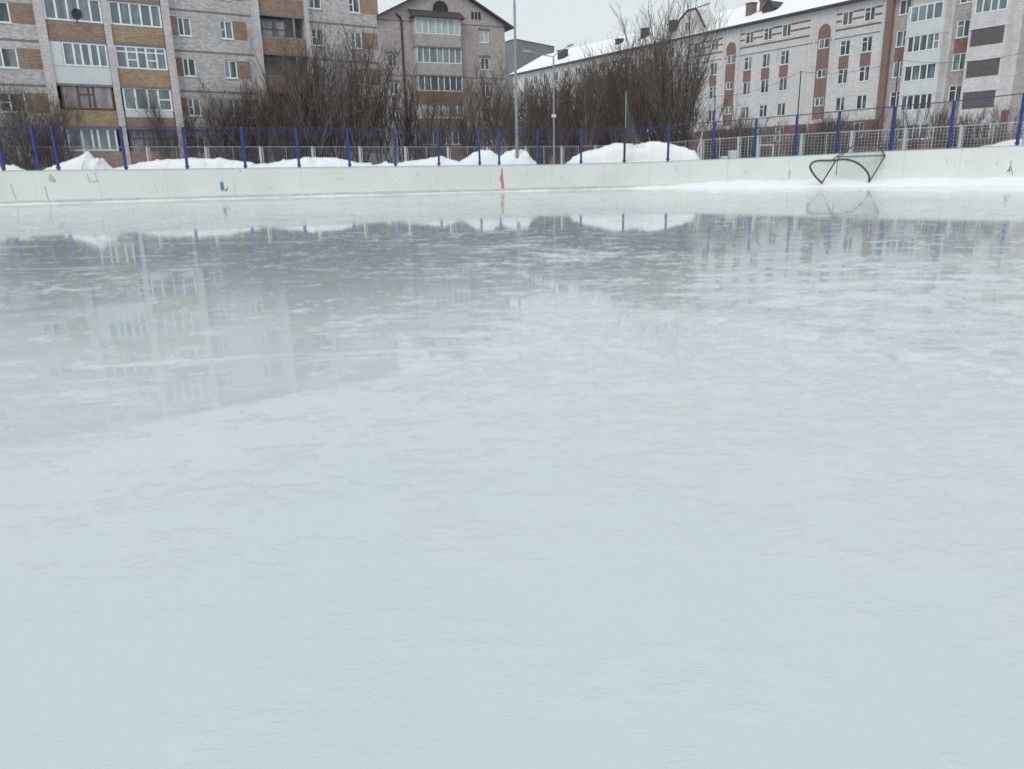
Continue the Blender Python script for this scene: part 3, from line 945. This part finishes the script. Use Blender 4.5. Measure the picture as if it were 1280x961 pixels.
# ---- B: gabled house in the middle
PB = at(540, 205, 90)
B = empty('gabled_house', (PB.x, PB.y, 0), R(25))
tag(B, 'pinkish brick gabled house with stacked glazed balconies behind the bare trees', 'house')
u0, u1, ez, au, az = -5.25, 9.35, 17.15, 2.4, 20.7
bz = [4.1, 6.9, 9.7, 12.53, 15.4]
holes = [(6.3, 7.4, 14.97 - 2.82 * k, 16.2 - 2.82 * k) for k in range(5)] + [(-4.4, -3.4, 14.97 - 2.82 * k, 16.2 - 2.82 * k) for k in range(1, 5)]
vents = [(5.35 + i * .42, 5.62 + i * .42, 17.3, 18.05) for i in range(3)]
mb, mats = facade('wall', B, u0, u1, 0, ez, holes, [(u0, u1, 16.62, 16.78, 1), (u0, u1, 11.2, 11.35, 1)], [M['pink_brick'], M['band']])
# gable with an arched opening and three vent slots
body(mb, u0, u1, 0, ez, 13)
mb.poly([(u0, 0, ez), (u1, 0, ez), (au, 0, az)])
mb.poly([(u0, 13, ez), (au, 13, az), (u1, 13, ez)])
mb.build('wall', mats, B)
ap = [(0.85, -.02, 17.75), (2.65, -.02, 17.75)] + [(1.75 + .9 * math.cos(a), -.02, 18.05 + .85 * math.sin(a)) for a in [math.pi * i / 12 for i in range(13)]]
mb = MB(); mb.poly(ap); w_ = mb.build('attic_window', M['dark_void'], B)
mb = MB()
for i in range(13):
    pass
arc = [Vector((0.8, -.05, 17.75))] + [Vector((1.75 + .95 * math.cos(a), -.05, 18.05 + .9 * math.sin(a))) for a in [math.pi - math.pi * i / 14 for i in range(15)]] + [Vector((2.7, -.05, 17.75))]
mb.path(arc, .07, 5); mb.build('arch_surround', M['pink_brick'], w_)
for f in (.33, .66):
    mb = MB(); c = .85 + 1.8 * f; mb.box(c - .03, c + .03, -.055, -.03, 17.76, 18.8); mb.build('glazing_bar', M['brown_wood'], w_)
for v_ in vents:
    mb = MB(); mb.box(v_[0], v_[1], -.03, .02, v_[2], v_[3]); mb.build('vent', M['dark_void'], B)
for h in holes:
    window(B, *h, (0.5,), glass='pale_glass' if h[2] > 14 and h[0] > 0 else 'glass')
    mb = MB(); mb.box(h[0] - .2, h[1] + .2, -.03, -.004, h[3] + .02, h[3] + .28); mb.build('lintel', M['band'], B)
# balcony stack
for k, z in enumerate(bz):
    par = MB(); par.box(-1.5, 3.6, -1.1, -.004, z - 1.2, z - .02); par.box(-1.55, 3.65, -1.15, -.006, z - 1.36, z - 1.203, 1)
    bo = par.build('balcony', [M['pink_brick'] if k > 2 else M['brown_brick'], M['band']], B)
    gl = ['glass', 'curtain_glass', 'glass', 'balcony_glass', 'pale_glass'][k]
    window(bo, -1.5, 3.6, z, z + 1.62, (.14, .28, .45, .58, .72, .86), (), 'white_pvc', gl, y=-1.12, name='glazing', sill=False, fw=.08)
    for xx in (-1.5, 3.52):
        q = MB(); q.box(xx, xx + .08, -1.04, -.005, z - .017, z + 1.6); q.build('side_panel', M['pale_brick'], bo)
mb = MB()
mb.quad((-1.9, -1.5, 17.08), (4.0, -1.5, 17.08), (4.0, 0, 17.9), (-1.9, 0, 17.9)); mb.quad((-1.9, -1.5, 17.0), (-1.9, 0, 17.0), (4.0, 0, 17.0), (4.0, -1.5, 17.0)); mb.quad((-1.9, -1.5, 17.0), (4.0, -1.5, 17.0), (4.0, -1.5, 17.08), (-1.9, -1.5, 17.08))
mb.build('balcony_canopy', M['roof_edge'], B)
# roof: two slopes with snow, dark verge
for (ua, za, ub, zb) in ((u0 - .9, ez - .45, au, az + .12), (au, az + .12, u1 + .9, ez - .45)):
    mb = MB()
    mb.quad((ua, -.6, za), (ub, -.6, zb), (ub, 13.6, zb), (ua, 13.6, za), 0)
    mb.quad((ua, -.6, za - .2), (ua, 13.6, za - .2), (ub, 13.6, zb - .2), (ub, -.6, zb - .2), 1)
    mb.quad((ua, -.6, za - .2), (ub, -.6, zb - .2), (ub, -.6, zb), (ua, -.6, za), 1)
    mb.quad((ua, -.6, za - .2), (ua, -.6, za), (ua, 13.6, za), (ua, 13.6, za - .2), 1)
    mb.quad((ub, -.6, zb - .2), (ub, 13.6, zb - .2), (ub, 13.6, zb), (ub, -.6, zb), 1)
    mb.build('roof', [M['snow'], M['roof_edge']], B)
mb = MB(); mb.box(-4.9, -4.0, 4, 5, 17.2, 19.6); mb.build('chimney', M['red_brick'], B)
mb = MB(); mb.box(-.9, -.2, 1.2, 1.9, 18.0, 20.3); mb.build('chimney', M['brown_brick'], B)
mb = MB(); mb.tube((-2.75, -.12, 0), (-2.75, -.12, 16.9), .1, None, 6); mb.tube((-2.75, -.12, 16.9), (-3.3, -.3, 17.3), .1, None, 6); mb.build('drainpipe', M['metal_dark'], B)

# ---- C: long wing on the right, local x runs towards the viewer's right
PC = at(1087, 205, 84)
C = empty('long_apartment_house', (PC.x, PC.y, 0), R(-59.7))
tag(C, 'long pale brick apartment house with red brick accents and snowy roof', 'apartment house')
cz = [3.95, 6.68, 9.43, 12.27, 15.2]; chh = [1.45, 1.45, 1.5, 1.5, 1.35]
cols = [-26.6, -23.5, -17.8, -15.0, -12.3, -4.35, -1.75]
dcols = [-31.5 - 3.1 * i for i in range(13)]
holes = []
for c in cols + [2.15, 8.2]:
    for k in range(5 if c in (2.15, 8.2) else 5):
        if k == 0 and c not in (-17.8, -15.0, -12.3, -4.35, -1.75): continue
        holes.append((c - .62, c + .62, cz[k], cz[k] + chh[k]))
dh = []
for c in dcols:
    for k in range(1, 5): dh.append((c - .62, c + .62, cz[k], cz[k] + chh[k]))
stair = [-20.6, -7.05]
sh = []
for c in stair:
    sh += [(c - .7, c + .7, 13.3, 14.3), (c - .6, c + .6, 10.3, 11.2), (c - .6, c + .6, 7.4, 8.3)]
zones = []
zones.append((-74, 16, 0, 5.6, 5))
for c in cols + [2.15, 8.2]:
    zones.append((c - .62, c + .62, cz[2] + chh[2], cz[3], 1))
for c in stair:
    zones.append((c - .8, c + .8, 6.0, 14.9, 1))
for lo, hi in ((-28, -22), (-19.2, -9.0), (-5.9, -0.3)):
    for z in (14.75, 15.6, 16.3):
        zones.append((lo, hi, z, z + .2, 2))
zones.append((-74, -.3, 13.95, 14.08, 3))
zones.append((0.3, 1.1, 0, 17.4, 1))
zones.append((1.1, 2.95, 0, 17.4, 4)); zones.append((7.2, 9.3, 0, 17.4, 4))
zones.append((1.53, 2.77, cz[2] + chh[2], cz[3], 1)); zones.append((7.58, 8.82, cz[2] + chh[2], cz[3], 1))
zones.append((13.4, 18, 0, 17.4, 6))
mb, mats = facade('wall', C, -73, 17.5, 0, 17.4, holes + dh + sh, zones, [M['cream_brick'], M['red_brick'], M['brown_brick'], M['band'], M['pink_brick'], M['brown_brick'], M['pink_brick']])
body(mb, -73, 17.5, 0, 17.4, 13)
mb.build('wall', mats, C)
for h in holes: window(C, *h, (.55,), ((.68, 0, .55),) if random.random() < .5 else (), glass='glass')
for h in dh: window(C, *h, (.5,), glass='glass')
for h in sh:
    window(C, *h, (.5,), glass='glass', sill=False)
for c in stair:   # arched head of red brick over the stair window
    mb = MB(); pts_ = [(c - .8, -.03, 14.9), (c + .8, -.03, 14.9)] + [(c + .8 * math.cos(a), -.03, 14.9 + .85 * math.sin(a)) for a in [math.pi * i / 14 for i in range(1, 14)]]
    mb.poly(pts_); mb.build('brick_arch', M['red_brick'], C)
for c in (-21.85, -19.35, -8.3, -5.8):
    mb = MB(); mb.box(c - .12, c + .12, -.10, -.004, 0, 17.3); mb.build('pilaster', M['cream_brick'], C)
mb = MB(); mb.box(.35, 1.05, -.35, -.004, 0, 17.35); mb.build('pilaster', M['red_brick'], C)
# balcony stacks
for si, (a_, b_) in enumerate(((3.2, 6.95), (9.4, 12.75))):
    for k, z in enumerate([3.35, 6.1, 8.8, 11.43, 14.1]):
        if si == 1: z -= .22
        par = MB(); par.box(a_, b_, -1.0, -.004, z - 1.12, z - .02); par.box(a_ - .03, b_ + .03, -1.05, -.006, z - 1.25, z - 1.123, 1)
        bo = par.build('balcony', [M['brown_brick'] if k == 0 else M['white_panel'] if si == 0 else M['cream_brick'], M['white_panel']], C)
        for xx in (a_, b_ - .22):
            q = MB(); q.box(xx, xx + .22, -1.0, -.005, z - .017, z + 1.52); q.build('side_panel', M['cream_brick'], bo)
        if si == 0 or k in (0, 4):
            window(bo, a_ + .25, b_ - .25, z, z + 1.5, (.2, .4, .62, .82) if k % 2 else (.25, .5, .72), ((.5, .8, 1),) if k == 3 else (), glass='glass' if k != 4 else 'balcony_glass', y=-1.05, name='glazing', sill=False, fw=.11)
        else:
            q = MB(); q.box(a_ + .23, b_ - .23, -.98, -.9, z - .015, z + 1.5); 
            nb = 14
            for i in range(nb):
                xx = a_ + .3 + (b_ - a_ - .6) * i / nb; q.box(xx, xx + .05, -1.0, -.982, z, z + 1.48)
            q.build('cladding', M['dark_panel'], bo)
# roofs: snow slope, dark eaves board
rz0, rz1 = 17.35, 21.0
mb = MB()
mb.quad((-73.5, -.6, rz0 + .12), (1.4, -.6, rz0 + .12), (1.4, 6.5, rz1), (-73.5, 6.5, rz1), 0)
mb.quad((-73.5, 13.6, rz0 + .12), (-73.5, 6.5, rz1), (1.4, 6.5, rz1), (1.4, 13.6, rz0 + .12), 0)
mb.quad((-73.5, -.6, rz0 - .13), (1.4, -.6, rz0 - .13), (1.4, -.6, rz0 + .12), (-73.5, -.6, rz0 + .12), 1)
mb.quad((-73.5, -.6, rz0 - .13), (-73.5, .1, rz0 - .13), (1.4, .1, rz0 - .13), (1.4, -.6, rz0 - .13), 1)
mb.poly([(1.4, -.6, rz0 - .13), (1.4, 13.6, rz0 - .13), (1.4, 13.6, rz0 + .12), (1.4, 6.5, rz1), (1.4, -.6, rz0 + .12)], 1)
mb.poly([(-73.5, -.6, rz0 - .13), (-73.5, -.6, rz0 + .12), (-73.5, 6.5, rz1), (-73.5, 13.6, rz0 + .12), (-73.5, 13.6, rz0 - .13)], 1)
mb.build('roof', [M['snow'], M['roof_edge']], C)
mb = MB()
mb.quad((1.42, -.5, 17.0), (18, -.5, 17.0), (18, 6.5, 20.4), (1.42, 6.5, 20.4), 0)
mb.quad((1.42, -.5, 16.75), (18, -.5, 16.75), (18, -.5, 17.0), (1.42, -.5, 17.0), 1)
mb.poly([(18, -.5, 16.75), (18, 13, 16.75), (18, 6.5, 20.4), (18, -.5, 17.0)], 1)
mb.build('roof', [M['snow'], M['roof_edge']], C)


def croof(x, y): return rz0 + .12 + (y + .6) * (rz1 - rz0 - .12) / 7.1


# stepped dormer gable
mb = MB()
pr = [(-31.2, 17.2), (-25.0, 17.2), (-25.0, 18.0), (-26.1, 19.6), (-26.8, 20.5), (-28.2, 20.5), (-29.6, 19.7), (-30.4, 18.6), (-31.2, 18.3)]
for y_, fl in ((-.25, 0), (2.5, 1)):
    pp = [(x, y_, z) for x, z in pr]; mb.poly(pp if not fl else pp[::-1])
for a_, b_ in zip(pr, pr[1:] + pr[:1]): mb.quad((a_[0], -.25, a_[1]), (a_[0], 2.5, a_[1]), (b_[0], 2.5, b_[1]), (b_[0], -.25, b_[1]))
gd = mb.build('dormer_gable', M['cream_brick'], C)
mb = MB()
for a_, b_ in zip(pr[2:-1], pr[3:]): mb.tube((a_[0], -.3, a_[1] + .06), (b_[0], -.3, b_[1] + .06), .13, None, 5, 0, True)
mb.tube((-26.5, -.3, 20.6), (-24.3, -.3, 20.7), .07, None, 5, 0, True)
mb.build('gable_coping', M['roof_edge'], gd)
window(gd, -28.6, -27.5, 18.0, 19.2, (.5,), y=-.37, rec=.05, sill=False)
for (x, y, w_, h, m_) in ((-20.0, 2.4, .9, 1.15, 'red_brick'), (-18.4, 3.0, .9, .95, 'red_brick'), (-34.6, 3.0, .8, 1.2, 'roof_edge'), (-40.6, 3.0, .9, 1.1, 'roof_edge'), (-60.5, 2.2, 1.8, 1.1, 'roof_edge'), (-46.5, 3, .9, .5, 'roof_edge')):
    z = croof(x, y)
    mb = MB(); mb.box(x - w_ / 2, x + w_ / 2, y - .45, y + .45, z - .6, z + h); mb.box(x - w_ / 2 - .08, x + w_ / 2 + .08, y - .53, y + .53, z + h + .003, z + h + .12); mb.build('chimney', M[m_], C)
for (x, y) in ((-16.6, 2.6), (-4.5, 2.6)):
    z = croof(x, y) - .35
    mb = MB(); mb.poly([(x - .9, y - 1.0, z - .45), (x + .9, y - 1.0, z - .45), (x + .9, y - 1.0, z + .2), (x, y - 1.0, z + 1.05), (x - .9, y - 1.0, z + .2)])
    mb.quad((x - 1.0, y - 1.1, z + .2), (x, y - 1.1, z + 1.15), (x, y + 1.4, z + 1.15), (x - 1.0, y + 1.4, z + .2)); mb.quad((x, y - 1.1, z + 1.15), (x + 1.0, y - 1.1, z + .2), (x + 1.0, y + 1.4, z + .2), (x, y + 1.4, z + 1.15))
    mb.build('roof_dormer', M['roof_edge'], C)
for x, y, h in ((-9.5, 5.5, 3.0), (-14.0, 6.0, 2.4), (-33.5, 6, 2.6)):
    mb = MB(); z = croof(x, y); mb.tube((x, y, z - .1), (x, y, z + h), .03, None, 5); mb.tube((x - .5, y, z + h * .9), (x + .5, y, z + h * .9), .02, None, 4); mb.build('aerial', M['metal_dark'], C)

# ---- E: grey flat block far behind, and a low shed with snow on its roof at the right
a = at(624, 205, 185); b = at(646.5, 205, 178); c = at(693.5, 205, 190)
zt = at(646.5, 49.5, 178).z
E_ = empty('distant_block', (b.x, b.y, 0)); tag(E_, 'plain dark grey flat-roofed block far behind the gabled house', 'building')
mb = MB(); P4 = [a - b, Vector((0, 0, 0)), c - b, (c - b) + (a - b) * 1.0 + Vector((0, 14, 0))]
P4 = [(p_.x, p_.y) for p_ in P4]
for i in range(4):
    p_, q_ = P4[i], P4[(i + 1) % 4]; mb.quad((*p_, 0), (*q_, 0), (*q_, zt), (*p_, zt))
mb.build('wall', M['far_grey'], E_)
mb = MB(); mb.poly([(x, y, zt + .003) for x, y in P4]); mb.poly([(x * 1.01, y * 1.01 - .2, zt + .12) for x, y in P4])
for i in range(4):
    p_, q_ = P4[i], P4[(i + 1) % 4]; mb.quad((p_[0] * 1.01, p_[1] * 1.01 - .2, zt + .003), (q_[0] * 1.01, q_[1] * 1.01 - .2, zt + .003), (q_[0] * 1.01, q_[1] * 1.01 - .2, zt + .12), (p_[0] * 1.01, p_[1] * 1.01 - .2, zt + .12))
mb.build('roof', M['roof_edge'], E_)
sY = 57.5
s0 = at(1216, 182, sY); s1 = at(1330, 180, sY - 4)
S_ = empty('low_shed', (s0.x, s0.y, 0), math.atan2(s1.y - s0.y, s1.x - s0.x)); tag(S_, 'low brown brick shed with snow on its roof behind the right-hand mesh fence', 'shed')
L_ = math.hypot(s1.x - s0.x, s1.y - s0.y); zt = at(1250, 181.5, sY - 1).z
mb = MB(); mb.box(0, L_, 0, 3, -.03, zt - .25); mb.build('wall', M['brown_brick'], S_)
mb = MB(); n_ = 16
prof = [zt - .18 + .42 * min(1, i / 5) + .06 * math.sin(i * 1.3) for i in range(n_ + 1)]
for i in range(n_):
    x0, x1 = L_ * i / n_ - .1, L_ * (i + 1) / n_ - .1
    mb.quad((x0, -.2, zt - .247), (x1, -.2, zt - .247), (x1, -.2, prof[i + 1] - .1), (x0, -.2, prof[i] - .1)); mb.quad((x0, -.2, prof[i] - .1), (x1, -.2, prof[i + 1] - .1), (x1, 3.1, prof[i + 1] + .15), (x0, 3.1, prof[i] + .15))
mb.build('roof', M['snow'], S_)


# ------------------------------------------------------------------ bare trees
def grow(seed, H, stems, spread, nb, ntw, up=0.55, base_r=0.06, clump=0.5, lean=0.0):
    """a bare many-stemmed tree: returns (trunk MB, crown MB)"""
    rnd = random.Random(seed)
    T_, K_ = MB(), MB()
    tk = 1.0 if H > 7 else 0.75

    def limb(mbx, p, d, L, r0, r1, n, seg, bend, rise):
        pts_ = [p.copy()]; dirs = [d.copy()]
        for i in range(seg):
            d = (d + Vector((rnd.gauss(0, bend), rnd.gauss(0, bend), rnd.gauss(0, bend) + rise))).normalized()
            q = p + d * (L / seg)
            ra = r0 + (r1 - r0) * i / seg; rb = r0 + (r1 - r0) * (i + 1) / seg
            mbx.tube(p, q, ra, rb, n)
            p = q; pts_.append(p.copy()); dirs.append(d.copy())
        return pts_, dirs

    for s in range(stems):
        az_ = rnd.uniform(0, 2 * math.pi); tilt = spread * rnd.uniform(0.15, 1.0) if stems > 1 else spread * .3
        d = Vector((math.cos(az_) * tilt + lean, math.sin(az_) * tilt * .8, 1)).normalized()
        p = Vector((math.cos(az_) * clump * rnd.random(), math.sin(az_) * clump * rnd.random(), -0.05))
        L = H * rnd.uniform(.72, 1.0) / max(.6, d.z)
        br = base_r * rnd.uniform(.75, 1.25)
        pts_, dirs = limb(T_, p, d, L, br, .012, 5, 9, .055, .03)
        for b_ in range(nb):
            f = rnd.uniform(.16, .97) ** .9
            i = min(8, int(f * 9)); q = pts_[i].lerp(pts_[i + 1], f * 9 - i)
            az2 = rnd.uniform(0, 2 * math.pi)
            d2 = (dirs[i] * up + Vector((math.cos(az2), math.sin(az2), rnd.uniform(.1, .6))) * .55).normalized()
            L2 = H * (.33 - .20 * f) * rnd.uniform(.7, 1.3)
            p2, dd2 = limb(K_, q, d2, L2, (.020 * (1.25 - f) + .009) * tk, .009 * tk, 3, 4, .12, .10)
            for t_ in range(ntw):
                g = rnd.uniform(.15, 1.0); j = min(3, int(g * 4)); q2 = p2[j].lerp(p2[j + 1], g * 4 - j)
                az3 = rnd.uniform(0, 2 * math.pi)
                d3 = (dd2[j] * .7 + Vector((math.cos(az3), math.sin(az3), rnd.uniform(0, .7))) * .6).normalized()
                limb(K_, q2, d3, L2 * rnd.uniform(.25, .55), .0095 * tk, .006 * tk, 3, 2, .14, .1)
    return T_, K_


protos = {}


def proto(kind):
    if kind not in protos:
        args = dict(
            clump_a=(11, 10.0, 10, .44, 19, 4, .85, .075, .3), clump_b=(12, 10.0, 8, .38, 19, 4, .85, .07, .3),
            stick_a=(13, 10.0, 4, .12, 28, 5, .85, .075, .3), stick_b=(14, 10.0, 5, .16, 26, 5, .8, .07, .3),
            big=(15, 14.0, 12, .55, 22, 4, .8, .095, .4), bush_a=(16, 6.0, 13, .5, 24, 6, .6, .032, .25), bush_b=(17, 6.0, 12, .55, 26, 6, .6, .03, .25),
            sparse=(18, 14.0, 4, .22, 26, 6, .75, .07, .2))[kind]
        T_, K_ = grow(*args)
        mats = {'clump_a': ('dark_bark', 'bark'), 'clump_b': ('dark_bark', 'bark_red'), 'stick_a': ('bark_pale', 'bark_red'), 'stick_b': ('dark_bark', 'bark_red'), 'big': ('dark_bark', 'bark'),
                'bush_a': ('bark', 'bark_red'), 'bush_b': ('bark', 'bark_pale'), 'sparse': ('bark', 'bark')}[kind]
        r_ = empty('proto')
        protos[kind] = (T_.build('trunk', M[mats[0]]).data, K_.build('crown', M[mats[1]]).data, args[1])
        for nm in ('trunk', 'crown'):
            o_ = [o_ for o_ in bpy.data.objects if o_.data in protos[kind][:2]]
            for oo in o_: bpy.data.objects.remove(oo)
            break
        bpy.data.objects.remove(r_)
    return protos[kind]


def tree(kind, px, Y, H, label, group, rz=None, wide=1.0, name='bare_tree', cat='tree'):
    tm, cm, h0 = proto(kind)
    p = at(px, 205, Y)
    o = empty(name, (p.x, p.y, -0.03), random.uniform(0, 6.28) if rz is None else rz)
    s = H / h0
    o.scale = (s * wide, s * wide, s)
    tag(o, label, cat, group)
    for nm, me in (('trunk', tm), ('crown', cm)):
        c = bpy.data.objects.new(nm, me); COL.objects.link(c); c.parent = o
    return o


GL, GM, GD, GR = 'bare trees before the left apartment block', 'bare trees before the gabled house', 'thicket of bare trees before the long house', 'bare bushes behind the right-hand netting'
tree('bush_b', 22, 51.8, 7.00, 'bare bush at the left edge below the leftmost windows', GL)
tree('bush_a', 58, 52.6, 7.21, 'bare bush between the left edge and the pointed snow heap', GL)
tree('bush_a', 228, 59.5, 7.00, 'low bare tree just right of the stacked balconies', GL)
tree('clump_b', 262, 60.5, 7.63, 'bare tree under the two plain small windows of the left block', GL)
tree('bush_b', 292, 61.5, 7.84, 'rounded bare bush under the orange brick panels of the left block', GL)
tree('clump_a', 322, 61.0, 8.06, 'bare tree beside the tall corner pier of the left block', GL)
tree('clump_b', 352, 61.0, 9.54, 'bare tree before the open brown balconies of the left block', GL)
tree('clump_a', 392, 61.0, 11.64, 'spreading bare willow left of the largest clump', GL)
tree('clump_a', 428, 62.0, 12.66, 'largest bare willow clump before the right end of the left block', GL, wide=.9)
tree('clump_b', 452, 63.5, 11.75, 'bare willow leaning right of the largest clump', GL)
tree('stick_a', 474, 66.0, 11.30, 'slim bare tree at the right corner of the left block', GL)
tree('clump_b', 500, 68.0, 10.62, 'bare tree in the gap beside the drainpipe of the gabled house', GM)
tree('clump_a', 530, 69.0, 9.27, 'spreading bare tree before the balconies of the gabled house', GM)
tree('stick_b', 552, 67.0, 7.8, 'dense bare tree under the brown balconies of the gabled house', GM)
tree('clump_b', 580, 69.0, 8.6, 'bare tree just right of the balconies of the gabled house', GM)
tree('clump_a', 606, 68.0, 9.6, 'bare tree before the small white window of the gabled house', GM)
tree('stick_a', 628, 66.0, 10.2, 'bare tree at the right corner of the gabled house', GM)
tree('clump_a', 372, 63.0, 9.00, 'bare willow behind the two bare trees nearest the open brown balconies', GL)
tree('clump_b', 410, 64.5, 11.53, 'bare tree filling the gap behind the largest willow clump', GL)
tree('bush_a', 245, 62.0, 7.42, 'bare bush close to the wall under the left pair of plain small windows', GL)
tree('bush_a', 306, 62.0, 8.06, 'bare bush close to the wall left of the corner pier', GL)
lab = 'slim bare tree in the brown thicket between the two lamp posts'
for i, (px, Y, H) in enumerate(((652, 74, 9.2), (662, 67, 8.2), (672, 78, 9.8), (683, 70, 8.6))): tree(('stick_a', 'stick_b')[i % 2], px, Y, H, lab, GD + ' between the lamp posts')
lab = 'slim bare tree in the brown thicket right of the thin street lamp'
for i, (px, Y, H) in enumerate(((698, 68, 8.8), (708, 76, 10.0), (718, 70, 9.2), (729, 66, 8.8), (739, 74, 10.6), (750, 69, 10), (761, 77, 11.4), (771, 67, 10.0))): tree(('stick_b', 'stick_a')[i % 2], px, Y, H, lab, GD + ' right of the street lamp')
lab = 'slim bare tree in the back row of the thicket against the long house'
for i, (px, Y, H) in enumerate(((645, 88, 9.6), (657, 92, 10.2), (669, 86, 9.8), (681, 90, 10.4), (694, 85, 10.6), (706, 88, 11.0), (717, 83, 11.0), (728, 87, 11.6), (740, 82, 11.8), (752, 85, 12.2), (764, 82, 12.4), (776, 80, 12.4), (789, 78, 12.4), (812, 77, 12.4), (830, 76, 12.2), (848, 75, 11.4))): tree(('stick_a', 'stick_b')[i % 2], px, Y, H, lab, GD + ' in the back row', wide=1.35)
tree('sparse', 765, 90, 14.5, 'thin sparse tree poking above the snowy roof line', GD, rz=1.0)
tree('stick_b', 784, 68, 10.4, 'slim bare tree directly behind the thin grey pole', GD)
tree('sparse', 803, 74, 14.8, 'sparse tall tree left of the tallest willow', GD, rz=2.2)
tree('stick_a', 806, 66, 9.6, 'dense slim tree at the left foot of the tallest willow', GD)
tree('big', 838, 65, 14.2, 'tallest bare willow spreading before the stepped gable', GD, rz=.6)
tree('big', 826, 68, 13.0, 'second tall willow rising close behind the tallest one', GD, rz=2.6, wide=.8)
tree('clump_b', 866, 66, 7.2, 'low bare tree right of the tallest willow', GD)
tree('clump_b', 905, 67, 6.6, 'grey bare tree under the left arched stair window', GR, name='bare_bush', cat='bush')
tree('bush_a', 888, 62, 4.6, 'low bare bush behind the dark blue pole', GR, name='bare_bush', cat='bush')
tree('bush_a', 930, 63, 4.4, 'low bare bush behind the white crates', GR, name='bare_bush', cat='bush')
tree('bush_b', 960, 64, 4.4, 'low bare bush behind the small white goal frame', GR, name='bare_bush', cat='bush')
tree('bush_a', 992, 65, 4.2, 'low bare bush behind the tall dark pole left of the goal', GR, name='bare_bush', cat='bush')
tree('bush_b', 1030, 66, 4.6, 'low bare bush behind the toppled hockey goal', GR, name='bare_bush', cat='bush')
for px, Y, H, lb in ((1012, 63, 5.0, 'low bare bush between the goal and the tall dark pole left of it'), (1050, 62, 4.9, 'low bare bush over the left side of the toppled goal'), (1078, 64, 5.0, 'low bare bush over the right side of the toppled goal'), (1100, 61, 4.8, 'low bare bush just right of the toppled goal'), (1180, 60, 5.2, 'low bare bush between the two bare trees at the right'), (1245, 58.5, 5.0, 'low bare bush beside the snowy brown shed'), (912, 60, 4.6, 'small bare bush between the dark blue pole and the white crates'), (945, 60.5, 4.6, 'small bare bush right of the white crates')): tree(('bush_a', 'bush_b')[px % 2], px, Y, H, lb, GR, name='bare_bush', cat='bush')
tree('clump_b', 1150, 62, 6.0, 'bare tree before the white balconies of the long house', GR, name='bare_bush', cat='bush')
tree('bush_a', 1210, 60, 5.0, 'bare bush before the dark clad balconies at the right', GR, name='bare_bush', cat='bush')
p_ = at(867, 200, 58.6); q_ = at(878, 160, 58.6)
mb = MB(); pr = Vector((0, 0, -.03))
for i in range(1, 9):
    f = i / 8; nx = Vector(((q_.x - p_.x) * f + .06 * math.sin(i * 2.1), 0, q_.z * f)); mb.tube(pr, nx, .11 - .05 * f, .105 - .05 * f, 7); pr = nx
o = mb.build('birch_trunk', M['white_panel']); o.location = (p_.x, p_.y, 0)
tag(o, 'pale leaning birch trunk at the right end of the biggest snow pile', 'tree trunk')
mb = MB(); rnd = random.Random(5)
for i in range(24):
    f = rnd.uniform(.55, 1.0); b0 = Vector(((q_.x - p_.x) * f, 0, q_.z * f)); a0 = rnd.uniform(0, 6.28)
    d_ = Vector((math.cos(a0) * .6, math.sin(a0) * .6, rnd.uniform(.5, 1.2))); L = rnd.uniform(.8, 2.0); e0 = b0 + d_ * L; mb.tube(b0, e0, .02, .008, 3)
    for k in range(6):
        g = rnd.uniform(.3, 1); c0 = b0.lerp(e0, g); mb.tube(c0, c0 + Vector((rnd.gauss(0, .3), rnd.gauss(0, .3), rnd.uniform(.1, .6))), .009, .006, 3)
mb.build('crown', M['bark'], o)

# ------------------------------------------------------------------ camera
cam = bpy.data.objects.new('camera', bpy.data.cameras.new('camera'))
COL.objects.link(cam)
cam.data.sensor_width = 36
cam.data.lens = 36 * FPX / 1280
cam.data.clip_end = 3000
m = Matrix.Identity(4)
for i in range(3):
    m[i][0] = RT[i]; m[i][1] = UP[i]; m[i][2] = -FWD[i]
m[0][3], m[1][3], m[2][3] = 0, 0, CZ
cam.matrix_world = m
scene.camera = cam

# ------------------------------------------------------------------ overcast daylight
SUN_EL, SUN_AZ = R(42), R(200)        # azimuth clockwise from +Y: behind the camera, slightly left
w = bpy.data.worlds.new('World'); scene.world = w; w.use_nodes = True
nt = w.node_tree
bg = nt.nodes['Background']
sky = nt.nodes.new('ShaderNodeTexSky'); sky.sky_type = 'NISHITA'; sky.sun_disc = False
sky.sun_elevation = SUN_EL; sky.sun_rotation = SUN_AZ; sky.dust_density = 3.0; sky.air_density = 1.0
hs = nt.nodes.new('ShaderNodeHueSaturation'); hs.inputs['Saturation'].default_value = 0.3
nt.links.new(sky.outputs[0], hs.inputs['Color'])
mx = nt.nodes.new('ShaderNodeMix'); mx.data_type = 'RGBA'; mx.inputs[0].default_value = 0.88
nt.links.new(hs.outputs[0], mx.inputs[6]); mx.inputs[7].default_value = (7.5, 8.1, 8.45, 1)     # even cloud layer
nt.links.new(mx.outputs[2], bg.inputs['Color'])
bg.inputs['Strength'].default_value = 0.1
sl = bpy.data.lights.new('sun', 'SUN'); sl.energy = 1.1; sl.angle = R(25); sl.color = (1, .97, .93)
so = bpy.data.objects.new('sun', sl); COL.objects.link(so)
dv = Vector((math.sin(SUN_AZ) * math.cos(SUN_EL), math.cos(SUN_AZ) * math.cos(SUN_EL), math.sin(SUN_EL)))
so.rotation_euler = dv.to_track_quat('Z', 'Y').to_euler()
vs = scene.view_settings
vs.view_transform = 'Standard'; vs.look = 'None'; vs.exposure = 0.06; vs.gamma = 1
vs.use_curve_mapping = False
